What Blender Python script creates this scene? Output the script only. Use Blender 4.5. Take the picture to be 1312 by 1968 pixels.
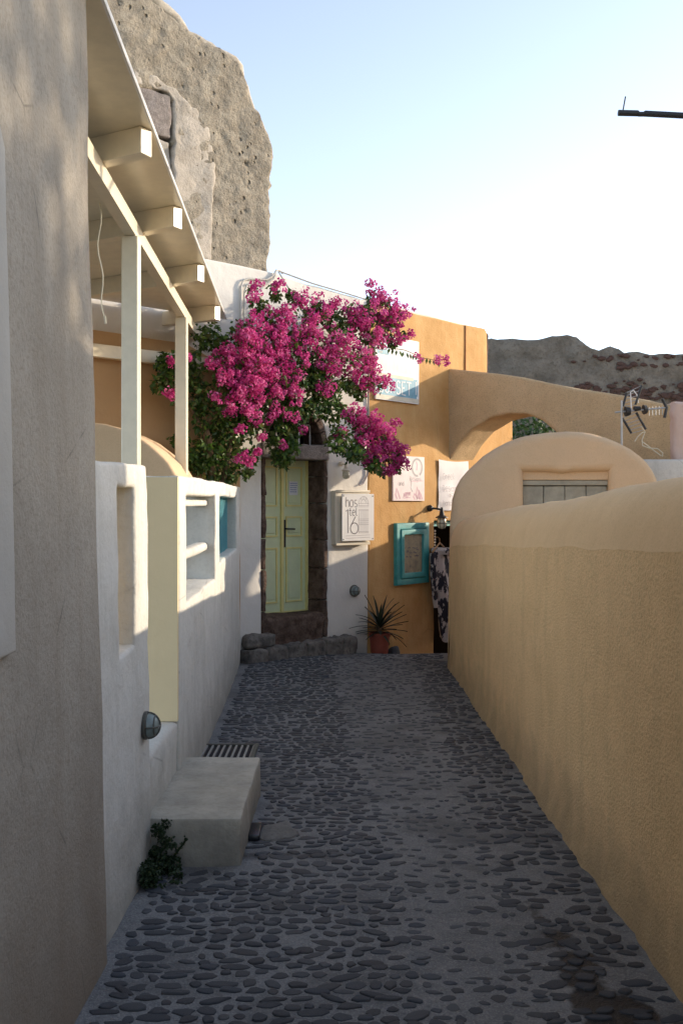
import bpy, bmesh, math, random
from mathutils import Vector, Matrix, noise
from mathutils.geometry import tessellate_polygon
R = math.radians
rnd = random.Random(16)
scene = bpy.context.scene
for o in list(bpy.data.objects):
    bpy.data.objects.remove(o)
COL = scene.collection

# ------------------------------------------------------------------ camera, sky, sun, exposure
cam_data = bpy.data.cameras.new('camera')
cam_data.sensor_fit = 'VERTICAL'; cam_data.sensor_height = 36.0; cam_data.lens = 35.0
cam_data.shift_y = -0.0071; cam_data.clip_start = 0.05; cam_data.clip_end = 2000
cam = bpy.data.objects.new('camera', cam_data); COL.objects.link(cam)
cam.location = (0, 0, 1.7); cam.rotation_euler = (R(90), 0, 0)
scene.camera = cam

SUN_EL, SUN_PHI = 14.0, 24.0           # elevation; azimuth measured from +X towards +Y
world = bpy.data.worlds.new('World'); scene.world = world; world.use_nodes = True
wn = world.node_tree.nodes; wl = world.node_tree.links
bg = wn['Background']
sky = wn.new('ShaderNodeTexSky'); sky.sky_type = 'NISHITA'; sky.sun_disc = False
sky.sun_elevation = R(SUN_EL); sky.sun_rotation = R(90 - SUN_PHI)
sky.air_density = 0.72; sky.dust_density = 0.55; sky.ozone_density = 0.9; sky.altitude = 100
hs = wn.new('ShaderNodeHueSaturation'); hs.inputs['Saturation'].default_value = 0.68; hs.inputs['Value'].default_value = 1.0   # a hazy, washed-out evening sky
wl.new(sky.outputs[0], hs.inputs['Color']); wl.new(hs.outputs[0], bg.inputs[0]); bg.inputs[1].default_value = 0.15
sd = Vector((math.cos(R(SUN_PHI)) * math.cos(R(SUN_EL)), math.sin(R(SUN_PHI)) * math.cos(R(SUN_EL)), math.sin(R(SUN_EL))))
sun_data = bpy.data.lights.new('sun', 'SUN'); sun_data.energy = 2.0; sun_data.angle = R(0.53)
sun_data.color = (1.0, 0.84, 0.64)
sun = bpy.data.objects.new('sun', sun_data); COL.objects.link(sun)
sun.rotation_euler = (-sd).to_track_quat('-Z', 'Y').to_euler(); sun.location = (30, 14, 12)
vs = scene.view_settings
vs.view_transform = 'Standard'; vs.look = 'None'; vs.gamma = 1.0; vs.exposure = 1.46
vs.use_curve_mapping = False
try:
    scene.cycles.max_bounces = 8; scene.cycles.diffuse_bounces = 5
except Exception:
    pass

# ------------------------------------------------------------------ helpers
def tag(o, label=None, cat=None, group=None, kind=None):
    if label: o['label'] = label
    if cat: o['category'] = cat
    if group: o['group'] = group
    if kind: o['kind'] = kind
    return o

def thing(name, loc, label, cat, group=None):
    o = bpy.data.objects.new(name, None); COL.objects.link(o)
    o.location = loc; o.empty_display_size = 0.2
    return tag(o, label, cat, group)

def link(name, me, parent=None, kind=None):
    o = bpy.data.objects.new(name, me); COL.objects.link(o)
    if parent is not None:
        m = Matrix.Identity(4); p = parent
        while p is not None:
            m = Matrix.Translation(p.location) @ m if p.type == 'EMPTY' else m
            p = p.parent
        o.parent = parent
        o.matrix_parent_inverse = m.inverted() if parent.type == 'EMPTY' and parent.parent is None else Matrix.Identity(4)
    if kind: o['kind'] = kind
    return o

class MB:
    """collects vertices and faces; build() links them as one mesh object"""
    def __init__(s): s.v = []; s.f = []; s.t = []
    def add(s, vs, fs, tint=None):
        b = len(s.v); s.v += [tuple(v) for v in vs]; s.f += [tuple(i + b for i in f) for f in fs]
        if tint is not None: s.t += [tint] * len(fs)
    def box(s, lo, hi, fn=None):
        x0, y0, z0 = lo; x1, y1, z1 = hi
        vs = [(x, y, z) for z in (z0, z1) for y in (y0, y1) for x in (x0, x1)]
        if fn: vs = [fn(*v) for v in vs]
        s.add(vs, [(0, 2, 3, 1), (4, 5, 7, 6), (0, 1, 5, 4), (2, 6, 7, 3), (0, 4, 6, 2), (1, 3, 7, 5)])
    def tube(s, pts, r, n=8, caps=True):
        pts = [Vector(p) for p in pts]; rs = r if isinstance(r, (list, tuple)) else [r] * len(pts)
        ring = []; b = len(s.v); up = None
        for i, p in enumerate(pts):
            d = (pts[min(i + 1, len(pts) - 1)] - pts[max(i - 1, 0)]).normalized()
            if up is None:
                up = Vector((0, 0, 1)) if abs(d.z) < 0.9 else Vector((1, 0, 0))
            a = d.cross(up).normalized(); c = a.cross(d).normalized(); up = c
            for k in range(n):
                t = 2 * math.pi * k / n
                s.v.append(tuple(p + (a * math.cos(t) + c * math.sin(t)) * rs[i]))
        nf = 0
        for i in range(len(pts) - 1):
            for k in range(n):
                s.f.append((b + i * n + k, b + i * n + (k + 1) % n, b + (i + 1) * n + (k + 1) % n, b + (i + 1) * n + k)); nf += 1
        if caps:
            s.f.append(tuple(b + k for k in range(n))[::-1]); s.f.append(tuple(b + (len(pts) - 1) * n + k for k in range(n))); nf += 2
    def lathe(s, prof, o, axis=(0, 0, 1), n=20):
        """prof: (radius, height along axis)"""
        ax = Vector(axis).normalized(); a = ax.orthogonal().normalized(); c = ax.cross(a); o = Vector(o); b = len(s.v)
        for (r, h) in prof:
            for k in range(n):
                t = 2 * math.pi * k / n
                s.v.append(tuple(o + ax * h + (a * math.cos(t) + c * math.sin(t)) * r))
        for i in range(len(prof) - 1):
            for k in range(n):
                s.f.append((b + i * n + k, b + i * n + (k + 1) % n, b + (i + 1) * n + (k + 1) % n, b + (i + 1) * n + k))
    def mesh(s, name, mat, smooth=True, ang=40, recalc=True):
        me = bpy.data.meshes.new(name); me.from_pydata(s.v, [], s.f)
        if s.t:
            at = me.attributes.new('tint', 'FLOAT', 'FACE'); at.data.foreach_set('value', s.t)
        if recalc and len(s.f) < 60000:
            bm = bmesh.new(); bm.from_mesh(me); bmesh.ops.recalc_face_normals(bm, faces=bm.faces); bm.to_mesh(me); bm.free()
        if mat: me.materials.append(mat)
        if smooth:
            me.polygons.foreach_set('use_smooth', [True] * len(me.polygons))
            me.set_sharp_from_angle(angle=R(ang))
        me.update(); return me
    def build(s, name, mat, parent=None, smooth=True, ang=40, kind=None, recalc=True):
        return link(name, s.mesh(name, mat, smooth, ang, recalc), parent, kind)

def box_obj(name, lo, hi, mat, parent=None, fn=None, bev=0.0, seg=2, step=0.0, amp=0.0, nscale=3.0, seed=0.0, kind=None):
    """a rounded box, optionally cut into a grid and made uneven; fn maps local to world"""
    bm = bmesh.new()
    bmesh.ops.create_cube(bm, size=1.0)
    for v in bm.verts:
        v.co = Vector([lo[i] + (v.co[i] + .5) * (hi[i] - lo[i]) for i in range(3)])
    if bev:
        bmesh.ops.bevel(bm, geom=bm.edges[:], offset=bev, segments=seg, profile=0.5, affect='EDGES')
    cut_noise(bm, step, amp, nscale, seed)
    return bm_obj(name, bm, mat, parent, fn, kind)

def cut_noise(bm, step, amp, nscale, seed=0.0):
    if step:
        for ax in range(3):
            cs = [v.co[ax] for v in bm.verts]; a, b = min(cs), max(cs)
            n = int((b - a) / step)
            for i in range(1, n + 1):
                p = Vector((0, 0, 0)); p[ax] = a + (b - a) * i / (n + 1); nn = Vector((0, 0, 0)); nn[ax] = 1
                bmesh.ops.bisect_plane(bm, geom=bm.verts[:] + bm.edges[:] + bm.faces[:], dist=1e-5, plane_co=p, plane_no=nn)
    if amp:
        off = Vector((seed, seed * 1.7, seed * 2.3))
        for v in bm.verts:
            q = v.co * nscale + off
            v.co = v.co + noise.noise_vector(q) * amp + noise.noise_vector(q * 2.9) * amp * 0.4

def bm_obj(name, bm, mat, parent=None, fn=None, kind=None, ang=38):
    if fn:
        for v in bm.verts: v.co = Vector(fn(*v.co))
    bmesh.ops.recalc_face_normals(bm, faces=bm.faces)
    me = bpy.data.meshes.new(name); bm.to_mesh(me); bm.free()
    if mat: me.materials.append(mat)
    me.polygons.foreach_set('use_smooth', [True] * len(me.polygons)); me.set_sharp_from_angle(angle=R(ang))
    return link(name, me, parent, kind)

def resample(loop, d):
    out = []
    for i, a in enumerate(loop):
        b = loop[(i + 1) % len(loop)]
        n = max(1, int(math.hypot(b[0] - a[0], b[1] - a[1]) / d))
        for k in range(n): out.append((a[0] + (b[0] - a[0]) * k / n, a[1] + (b[1] - a[1]) * k / n))
    return out

def area2(l): return sum(l[i][0] * l[(i + 1) % len(l)][1] - l[(i + 1) % len(l)][0] * l[i][1] for i in range(len(l)))

def inset(loop, d):
    """moves a counter-clockwise loop inwards by d"""
    n = len(loop); out = []
    for i in range(n):
        p0, p1, p2 = loop[i - 1], loop[i], loop[(i + 1) % n]
        def nrm(a, b):
            l = math.hypot(b[0] - a[0], b[1] - a[1]) or 1e-9
            return (-(b[1] - a[1]) / l, (b[0] - a[0]) / l)
        n1, n2 = nrm(p0, p1), nrm(p1, p2)
        k = 1 + n1[0] * n2[0] + n1[1] * n2[1]; k = max(k, 0.4)
        out.append((p1[0] + d * (n1[0] + n2[0]) / k, p1[1] + d * (n1[1] + n2[1]) / k))
    return out

def plate(name, outline, holes, thick, mat, parent=None, fn=None, bev=0.02, res=0.0, step=0.15, amp=0.006, nscale=2.5, seed=0.0, jit=0.0, kind=None, depth=None):
    """a wall: outline and holes in (u, z), front face at w = 0, body behind it, rounded front rims; fn(u, w, z) -> world"""
    loops = []
    for k, l in enumerate([outline] + list(holes)):
        l = list(l)
        if (area2(l) > 0) != (k == 0): l.reverse()      # outline ccw, holes cw: inset() then always eats into the wall
        if res: l = resample(l, res)
        if jit: l = [(p[0] + rnd.uniform(-jit, jit), p[1] + rnd.uniform(-jit, jit)) for p in l]
        loops.append(l)
    bm = bmesh.new(); fr = []; bk = []
    segs = 3 if bev else 0
    for l in loops:
        rings = []
        for s in range(segs + 1):
            if segs:
                a = math.pi / 2 * s / segs; pl = inset(l, bev * (1 - math.sin(a))); w = -bev * (1 - math.cos(a))
            else: pl = l; w = 0
            rings.append([bm.verts.new((p[0], w, p[1])) for p in pl])
        rings.append([bm.verts.new((p[0], -thick, p[1])) for p in l])
        n = len(l)
        for r0, r1 in zip(rings[:-1], rings[1:]):
            for i in range(n): bm.faces.new((r0[i], r0[(i + 1) % n], r1[(i + 1) % n], r1[i]))
        fr.append(rings[0]); bk.append(rings[-1])
    for group in (fr, bk):
        flat = [v for r in group for v in r]
        for t in tessellate_polygon([[Vector((v.co.x, v.co.z, 0)) for v in r] for r in group]):
            try: bm.faces.new([flat[i] for i in t])
            except ValueError: pass
    cut_noise(bm, step, amp, nscale, seed)
    f2 = (lambda u, w, z: fn(u, w, z)) if fn else None
    return bm_obj(name, bm, mat, parent, f2, kind)

class Fr:
    """upright frame: u to the right along the wall, n out of the wall, z up"""
    def __init__(s, x, y, th):
        s.x, s.y, s.t = x, y, R(th); s.c, s.s = math.cos(s.t), math.sin(s.t)
    def __call__(s, u, n, z): return Vector((s.x + u * s.c + n * s.s, s.y + u * s.s - n * s.c, z))

def ribbon(mb, fr, pts, w, n, taper=False):
    """a flat painted stroke in the plane of a sign"""
    P = [Vector(p) for p in pts]; L = []; Rr = []
    for i, p in enumerate(P):
        d = (P[min(i + 1, len(P) - 1)] - P[max(i - 1, 0)]);
        if d.length < 1e-9: d = Vector((1, 0))
        d.normalize(); q = Vector((-d.y, d.x)) * w / 2
        L.append(fr(*((p + q)[0], n, (p + q)[1]))); Rr.append(fr(*((p - q)[0], n, (p - q)[1])))
    k = len(P)
    mb.add(L + Rr, [(i, i + 1, k + i + 1, k + i) for i in range(k - 1)])

def arc(cx, cz, rx, rz, a0, a1, n=16):
    return [(cx + rx * math.cos(R(a0 + (a1 - a0) * i / n)), cz + rz * math.sin(R(a0 + (a1 - a0) * i / n))) for i in range(n + 1)]

# strokes of the letters used on the signs, on a 0..1 grid
GL = {
 'h': [[(0, 1.35), (0, 0)], arc(.35, .55, .35, .42, 180, 0) + [(.7, 0)]],
 'o': [arc(.42, .48, .42, .5, 0, 360, 20)],
 's': [arc(.35, .72, .3, .25, 40, 260, 10) + arc(.35, .24, .33, .25, 80, -140, 10)],
 't': [[(.3, 1.3), (.3, .2), (.42, .02), (.6, .05)], [(0, .92), (.6, .92)]],
 'e': [[(.06, .5), (.78, .55)] + arc(.42, .5, .37, .5, 10, 315, 16)],
 'l': [[(.1, 1.35), (.1, .15), (.25, 0), (.4, .05)]],
 'a': [arc(.36, .42, .34, .42, 0, 360, 16), [(.7, .85), (.7, 0)]],
 'n': [[(0, .85), (0, 0)], arc(.33, .5, .33, .38, 180, 0) + [(.66, 0)]],
 'd': [arc(.36, .42, .34, .42, 0, 360, 16), [(.7, 1.35), (.7, 0)]],
 'r': [[(0, .85), (0, 0)], arc(.3, .5, .3, .36, 180, 60)],
 'i': [[(.1, .85), (.1, 0)], [(.1, 1.12), (.1, 1.2)]],
 'g': [arc(.36, .42, .34, .42, 0, 360, 16), [(.7, .85), (.7, -.25)] + arc(.36, -.2, .34, .28, 0, -150, 8)],
 'k': [[(0, 1.35), (0, 0)], [(.55, .85), (.03, .4), (.6, 0)]],
 'b': [[(0, 1.35), (0, 0)], arc(.36, .42, .34, .42, 0, 360, 16)],
 'y': [[(0, .85), (.33, .05)], [(.66, .85), (.2, -.4)]],
 'G': [arc(.45, .6, .45, .62, 50, 330, 18) + [(.85, .55), (.5, .55)]],
 'D': [[(0, 0), (0, 1.25)], [(0, 1.25)] + arc(.1, .62, .65, .62, 88, -88, 14) + [(0, 0)]],
 'S': [arc(.4, .92, .36, .32, 30, 260, 10) + arc(.4, .3, .38, .32, 85, -145, 10)],
 'U': [[(0, 1.25), (0, .35)] + arc(.38, .35, .38, .36, 180, 360, 10) + [(.76, 1.25)]],
 'N': [[(0, 0), (0, 1.25), (.72, 0), (.72, 1.25)]],
 'E': [[(.65, 1.25), (0, 1.22), (.03, 0), (.7, -.03)], [(.02, .64), (.5, .66)]],
 'T': [[(-.1, 1.25), (.75, 1.25)], [(.33, 1.25), (.36, 0)]],
 'C': [arc(.5, .62, .48, .64, 45, 315, 18)],
 'A': [[(0, 0), (.4, 1.25), (.8, 0)], [(.15, .45), (.65, .45)]],
}
def write(mb, fr, text, u, z, h, n, w, track=0.25, sx=1.0):
    for ch in text:
        if ch == ' ': u += .5 * h; continue
        m = 0
        for st in GL[ch]:
            ribbon(mb, fr, [(u + p[0] * h * sx, z + p[1] * h) for p in st], w, n)
            m = max(m, max(p[0] for p in st))
        u += (m * sx + track) * h
    return u

# ------------------------------------------------------------------ materials
def nodes_of(name):
    m = bpy.data.materials.new(name); m.use_nodes = True
    nt = m.node_tree; b = nt.nodes['Principled BSDF']; return m, nt, b
def N(nt, t, **kw):
    n = nt.nodes.new(t)
    for k, v in kw.items():
        if k == 'op': n.operation = v
        elif k in ('blend_type', 'data_type', 'feature', 'attribute_name', 'distance'): setattr(n, k, v)
        else: n.inputs[k.replace('_', ' ')].default_value = v
    return n
def mix(nt, f, a, b, bt='MIX'):
    n = nt.nodes.new('ShaderNodeMix'); n.data_type = 'RGBA'; n.blend_type = bt
    for sock, x in ((n.inputs[0], f), (n.inputs[6], a), (n.inputs[7], b)):
        if hasattr(x, 'links'): nt.links.new(x, sock)
        elif isinstance(x, (tuple, list)): sock.default_value = (*x[:3], 1)
        else: sock.default_value = x
    return n.outputs[2]
def ramp(nt, src, p0, p1, c0=0.0, c1=1.0):
    n = nt.nodes.new('ShaderNodeMapRange'); n.inputs[1].default_value = p0; n.inputs[2].default_value = p1
    n.inputs[3].default_value = c0; n.inputs[4].default_value = c1; n.clamp = True
    nt.links.new(src, n.inputs[0]); return n.outputs[0]
def noise_tex(nt, co, sc, det=4, rough=0.55, stretch=None):
    n = nt.nodes.new('ShaderNodeTexNoise'); n.inputs['Scale'].default_value = sc; n.inputs['Detail'].default_value = det
    n.inputs['Roughness'].default_value = rough
    if stretch:
        mp = nt.nodes.new('ShaderNodeMapping'); mp.inputs['Scale'].default_value = stretch
        nt.links.new(co, mp.inputs[0]); co = mp.outputs[0]
    nt.links.new(co, n.inputs['Vector']); return n.outputs[0]
def vor(nt, co, sc, feature='F1', rand=1.0):
    n = nt.nodes.new('ShaderNodeTexVoronoi'); n.feature = feature; n.inputs['Scale'].default_value = sc
    n.inputs['Randomness'].default_value = rand
    nt.links.new(co, n.inputs['Vector']); return n.outputs['Distance']
def math_(nt, op, a, b=0.0):
    n = nt.nodes.new('ShaderNodeMath'); n.operation = op
    for s, x in ((n.inputs[0], a), (n.inputs[1], b)):
        if hasattr(x, 'links'): nt.links.new(x, s)
        else: s.default_value = x
    return n.outputs[0]
def bump(nt, b, h, strength, dist=0.01, prev=None):
    n = nt.nodes.new('ShaderNodeBump'); n.inputs['Strength'].default_value = strength; n.inputs['Distance'].default_value = dist
    nt.links.new(h, n.inputs['Height'])
    if prev: nt.links.new(prev, n.inputs['Normal'])
    nt.links.new(n.outputs[0], b.inputs['Normal']); return n.outputs[0]
def co(nt): return nt.nodes.new('ShaderNodeTexCoord').outputs['Object']
def zco(nt):
    s = nt.nodes.new('ShaderNodeSeparateXYZ'); g = nt.nodes.new('ShaderNodeNewGeometry'); nt.links.new(g.outputs['Position'], s.inputs[0]); return s.outputs

def plaster(name, col, col2=None, grain=90, gs=0.35, gd=0.006, und=0.25, mott=0.5, streak=0.0, streak_col=None, speck=0.0, speck_col=(.1, .08, .05), speck_sc=110, rough=0.9, foot=None, foot_h=0.5, crack=0.0):
    m, nt, b = nodes_of(name); c = co(nt)
    col2 = col2 or tuple(x * .78 for x in col)
    big = noise_tex(nt, c, 1.3, 5, .6); mid = noise_tex(nt, c, 6, 4, .6)
    f = ramp(nt, math_(nt, 'ADD', math_(nt, 'MULTIPLY', big, .6), math_(nt, 'MULTIPLY', mid, .4)), .36, .64, 0, mott)
    base = mix(nt, f, col, col2)
    if streak:
        st = noise_tex(nt, c, 5, 5, .65, (1, 1, .09)); base = mix(nt, ramp(nt, st, .5, .72, 0, streak), base, streak_col or tuple(x * .5 for x in col))
    if speck:
        sp = noise_tex(nt, c, speck_sc, 2, .5); base = mix(nt, ramp(nt, sp, .5, .66, 0, speck), base, speck_col)
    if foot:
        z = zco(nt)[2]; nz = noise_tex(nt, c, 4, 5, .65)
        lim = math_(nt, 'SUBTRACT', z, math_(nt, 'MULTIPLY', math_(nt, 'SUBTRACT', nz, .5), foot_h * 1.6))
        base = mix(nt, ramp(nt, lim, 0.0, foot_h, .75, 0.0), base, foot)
    if crack:
        v = vor(nt, c, 1.1, 'DISTANCE_TO_EDGE'); q = noise_tex(nt, c, 3, 4)
        base = mix(nt, math_(nt, 'MULTIPLY', ramp(nt, v, 0, .006, crack, 0), ramp(nt, q, .5, .6)), base, tuple(x * .3 for x in col))
    nt.links.new(base, b.inputs['Base Color']); b.inputs['Roughness'].default_value = rough
    b.inputs['Specular IOR Level'].default_value = .25
    h1 = noise_tex(nt, c, 4, 3, .5); h2 = noise_tex(nt, c, grain, 3, .6)
    p = bump(nt, b, h1, und, .06); bump(nt, b, h2, gs, gd, p)
    return m

def paint(name, col, rough=.45, var=.12, gs=.05, spec=.5, metal=0.0):
    m, nt, b = nodes_of(name); c = co(nt)
    f = ramp(nt, noise_tex(nt, c, 9, 5, .65), .35, .65)
    nt.links.new(mix(nt, f, col, tuple(x * (1 - var) for x in col)), b.inputs['Base Color'])
    b.inputs['Roughness'].default_value = rough; b.inputs['Specular IOR Level'].default_value = spec; b.inputs['Metallic'].default_value = metal
    bump(nt, b, noise_tex(nt, c, 60, 3), gs, .004); return m

def rock(name, c0, c1, c2, sc=6, bs=.6, bd=.03, pits=0.0, rough=.95):
    m, nt, b = nodes_of(name); c = co(nt)
    a = noise_tex(nt, c, sc, 8, .65); d = noise_tex(nt, c, sc * 5, 6, .7)
    base = mix(nt, ramp(nt, a, .38, .62), c0, c1); base = mix(nt, ramp(nt, d, .52, .68, 0, .7), base, c2)
    h = math_(nt, 'ADD', math_(nt, 'MULTIPLY', a, .6), math_(nt, 'MULTIPLY', d, .4))
    if pits:
        wob = nt.nodes.new('ShaderNodeMix'); wob.data_type = 'RGBA'; wob.inputs[0].default_value = .06
        nn = nt.nodes.new('ShaderNodeTexNoise'); nn.inputs['Scale'].default_value = 4; nt.links.new(c, nn.inputs['Vector']); nt.links.new(c, wob.inputs[6]); nt.links.new(nn.outputs['Color'], wob.inputs[7])
        v = vor(nt, wob.outputs[2], 9); k = noise_tex(nt, c, 1.7, 2)
        hole = math_(nt, 'MULTIPLY', ramp(nt, v, .07, .2, 1, 0), ramp(nt, k, .42, .56))
        base = mix(nt, math_(nt, 'MULTIPLY', hole, pits), base, tuple(x * .3 for x in c0)); h = math_(nt, 'SUBTRACT', h, math_(nt, 'MULTIPLY', hole, 1.1))
    nt.links.new(base, b.inputs['Base Color']); b.inputs['Roughness'].default_value = rough; b.inputs['Specular IOR Level'].default_value = .15
    bump(nt, b, h, bs, bd); return m

def tinted(name, cols, rough=.5, trans=0.0, spec=.4, vary=1.0, noise_sc=0, bs=0.0):
    """colour picked per face ('tint') or per object"""
    m, nt, b = nodes_of(name)
    a = nt.nodes.new('ShaderNodeAttribute'); a.attribute_name = 'tint'
    oi = nt.nodes.new('ShaderNodeObjectInfo')
    f = math_(nt, 'FRACT', math_(nt, 'ADD', a.outputs['Fac'], math_(nt, 'MULTIPLY', oi.outputs['Random'], .999)))
    cr = nt.nodes.new('ShaderNodeValToRGB'); cr.color_ramp.interpolation = 'LINEAR'
    el = cr.color_ramp.elements
    while len(el) < len(cols): el.new(.5)
    for i, cc in enumerate(cols): el[i].position = i / (len(cols) - 1); el[i].color = (*cc, 1)
    nt.links.new(f, cr.inputs[0]); base = cr.outputs[0]
    if noise_sc:
        c = co(nt) if bs == 0 else co(nt)
        q = noise_tex(nt, c, noise_sc, 5, .65); base = mix(nt, ramp(nt, q, .4, .65, 0, .6), base, tuple(x * 2.2 for x in cols[0]))
        if bs: bump(nt, b, q, bs, .006)
    nt.links.new(base, b.inputs['Base Color']); b.inputs['Roughness'].default_value = rough; b.inputs['Specular IOR Level'].default_value = spec
    if trans:
        t = nt.nodes.new('ShaderNodeBsdfTranslucent'); nt.links.new(base, t.inputs[0]); ms = nt.nodes.new('ShaderNodeMixShader'); ms.inputs[0].default_value = trans
        out = nt.nodes['Material Output']; nt.links.new(b.outputs[0], ms.inputs[1]); nt.links.new(t.outputs[0], ms.inputs[2]); nt.links.new(ms.outputs[0], out.inputs[0])
    return m

M = {}
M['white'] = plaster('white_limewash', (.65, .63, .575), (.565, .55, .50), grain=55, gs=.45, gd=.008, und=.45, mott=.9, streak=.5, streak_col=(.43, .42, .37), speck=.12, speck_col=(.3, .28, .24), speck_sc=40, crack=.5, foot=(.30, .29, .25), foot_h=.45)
M['cream'] = plaster('cream_limewash', (.76, .61, .37), (.68, .54, .32), grain=70, gs=.25)
M['hostel'] = plaster('hostel_white_plaster', (.74, .705, .645), (.68, .635, .57), grain=60, gs=.3, mott=.7, streak=.15, streak_col=(.55, .5, .45), foot=(.45, .43, .4), foot_h=.25)
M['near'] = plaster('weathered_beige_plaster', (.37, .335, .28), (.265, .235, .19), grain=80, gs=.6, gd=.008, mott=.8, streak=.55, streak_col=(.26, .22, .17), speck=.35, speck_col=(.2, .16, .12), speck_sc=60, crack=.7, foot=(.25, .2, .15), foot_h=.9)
M['near_band'] = plaster('pale_beige_plaster', (.43, .41, .37), (.37, .35, .31), grain=90, gs=.3)
M['ochre'] = plaster('roughcast_ochre_plaster', (.86, .595, .325), (.74, .50, .26), grain=75, gs=.85, gd=.014, mott=.85, speck=.26, speck_col=(.32, .22, .1), speck_sc=75, streak=.3, streak_col=(.50, .34, .18), foot=(.36, .27, .16), foot_h=.38)
M['coping'] = plaster('smooth_shade_toned_coping', (.74, .515, .29), (.65, .445, .245), grain=110, gs=.35, mott=.7, speck=.15, speck_col=(.3, .2, .1))  # smoother finish; ochre darkened to offset the skylight on the upward-facing cap
M['dome'] = plaster('sand_plaster', (.64, .46, .29), (.56, .40, .25), grain=110, gs=.3, mott=.5, speck=.15, speck_col=(.3, .2, .1))
M['arch'] = plaster('tan_plaster', (.62, .44, .25), (.50, .35, .19), grain=80, gs=.5, gd=.01, mott=.9, speck=.35, speck_col=(.25, .18, .1), speck_sc=70, streak=.3, streak_col=(.42, .31, .19))
M['orange'] = plaster('orange_limewash', (.60, .355, .15), (.50, .275, .095), grain=55, gs=.5, gd=.009, mott=1.0, streak=.4, streak_col=(.66, .46, .22), crack=.4)
M['terrace_wall'] = plaster('brown_beige_plaster', (.52, .33, .17), (.46, .28, .14), grain=60, gs=.3)
M['pinkish'] = plaster('pale_pink_plaster', (.66, .5, .42), (.55, .4, .33), grain=50, gs=.5, mott=.9)
M['pergola'] = paint('cream_gloss_paint', (.78, .69, .52), rough=.32, var=.1, spec=.5)
M['roofpaint'] = paint('cream_roof_paint', (.74, .66, .50), rough=.28, var=.12, spec=.5)
M['ruin'] = rock('old_earth_render', (.27, .235, .185), (.41, .36, .285), (.165, .14, .11), sc=6, bs=1.0, bd=.07, pits=.8)
M['ruin_patch'] = rock('pale_lime_patch', (.52, .46, .39), (.40, .35, .29), (.32, .28, .23), sc=7, bs=.9, bd=.03)
M['ruin_cap'] = rock('pale_mortar_cap', (.52, .47, .39), (.38, .33, .26), (.27, .23, .18), sc=8, bs=.7, bd=.02)
M['far_ruin'] = rock('grey_lava_masonry', (.165, .145, .12), (.27, .24, .20), (.10, .085, .07), sc=3.2, bs=1.0, bd=.09)
M['lava'] = rock('dark_red_lava', (.085, .05, .042), (.13, .08, .065), (.06, .042, .038), sc=9, bs=.7, bd=.02)
M['jamb'] = rock('brown_pumice_stone', (.085, .055, .042), (.19, .135, .105), (.04, .03, .027), sc=9, bs=1.0, bd=.04)
M['lintel'] = rock('grey_pumice_stone', (.30, .26, .24), (.2, .17, .155), (.42, .38, .35), sc=16, bs=1.0, bd=.03)
M['step'] = rock('grey_step_stone', (.12, .11, .10), (.26, .235, .205), (.05, .047, .045), sc=6, bs=.9, bd=.03)
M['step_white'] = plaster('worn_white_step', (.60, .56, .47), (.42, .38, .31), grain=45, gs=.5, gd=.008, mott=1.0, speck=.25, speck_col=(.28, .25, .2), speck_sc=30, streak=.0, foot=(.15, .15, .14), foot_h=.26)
M['door'] = paint('pale_green_paint', (.68, .75, .47), rough=.5, var=.08)
M['door_trim'] = paint('yellow_green_paint', (.80, .72, .30), rough=.5, var=.1)
M['teal'] = paint('teal_paint', (.055, .36, .36), rough=.5, var=.25)
M['shutter'] = paint('faded_teal_paint', (.10, .33, .38), rough=.6, var=.2)
M['iron'] = paint('black_iron', (.02, .02, .022), rough=.55, var=.3)
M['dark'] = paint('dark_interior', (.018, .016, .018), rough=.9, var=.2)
M['signwhite'] = paint('white_enamel', (.78, .76, .74), rough=.4, var=.05)
M['signbox'] = paint('cream_box_paint', (.74, .66, .52), rough=.5, var=.08)
M['ink'] = paint('grey_ink', (.12, .10, .115), rough=.7)
M['ink_light'] = paint('pale_grey_ink', (.40, .36, .38), rough=.7)
M['wood'] = paint('bare_wood', (.42, .22, .09), rough=.6)
M['grey_wood'] = paint('weathered_grey_green_wood', (.36, .34, .27), rough=.75, var=.25)
M['glassy'] = paint('frosted_lamp_glass', (.66, .62, .48), rough=.2, var=.05)
M['lamp_glass'] = paint('dusty_green_lamp_glass', (.24, .29, .28), rough=.25, var=.2)
M['bronze'] = paint('dull_bronze_metal', (.10, .10, .085), rough=.45, var=.3)
M['pot'] = paint('terracotta', (.33, .075, .045), rough=.7, var=.25)
M['yucca'] = tinted('yucca_leaf', [(.018, .028, .018), (.03, .045, .025), (.05, .045, .03)], rough=.45)
M['leaf'] = tinted('bougainvillea_leaf', [(.022, .055, .012), (.045, .105, .02), (.13, .21, .035), (.03, .075, .016), (.17, .17, .05)], rough=.42, trans=.25)
M['bract'] = tinted('magenta_bract', [(.44, .028, .17), (.62, .07, .29), (.80, .26, .48), (.68, .11, .35), (.50, .035, .20)], rough=.6, trans=.35, spec=.2)
M['weed'] = tinted('dark_weed_leaf', [(.012, .026, .010), (.022, .045, .014), (.035, .06, .024)], rough=.55, trans=.15)
M['tree_leaf'] = tinted('tree_leaf', [(.025, .06, .012), (.05, .10, .02), (.09, .15, .035)], rough=.45, trans=.2)
M['bark'] = rock('bark', (.13, .085, .05), (.19, .125, .075), (.08, .055, .035), sc=14, bs=.6, bd=.01)
M['cable'] = paint('pale_cable', (.6, .55, .42), rough=.6)
M['pipe'] = paint('grey_conduit', (.5, .47, .42), rough=.5)
M['rust'] = paint('rusty_pipe', (.35, .14, .05), rough=.8, var=.3)
M['alu'] = paint('grey_aluminium', (.45, .45, .44), rough=.45, metal=.6)
M['banner'] = paint('white_banner_cloth', (.76, .73, .73), rough=.85, var=.06)
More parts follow.
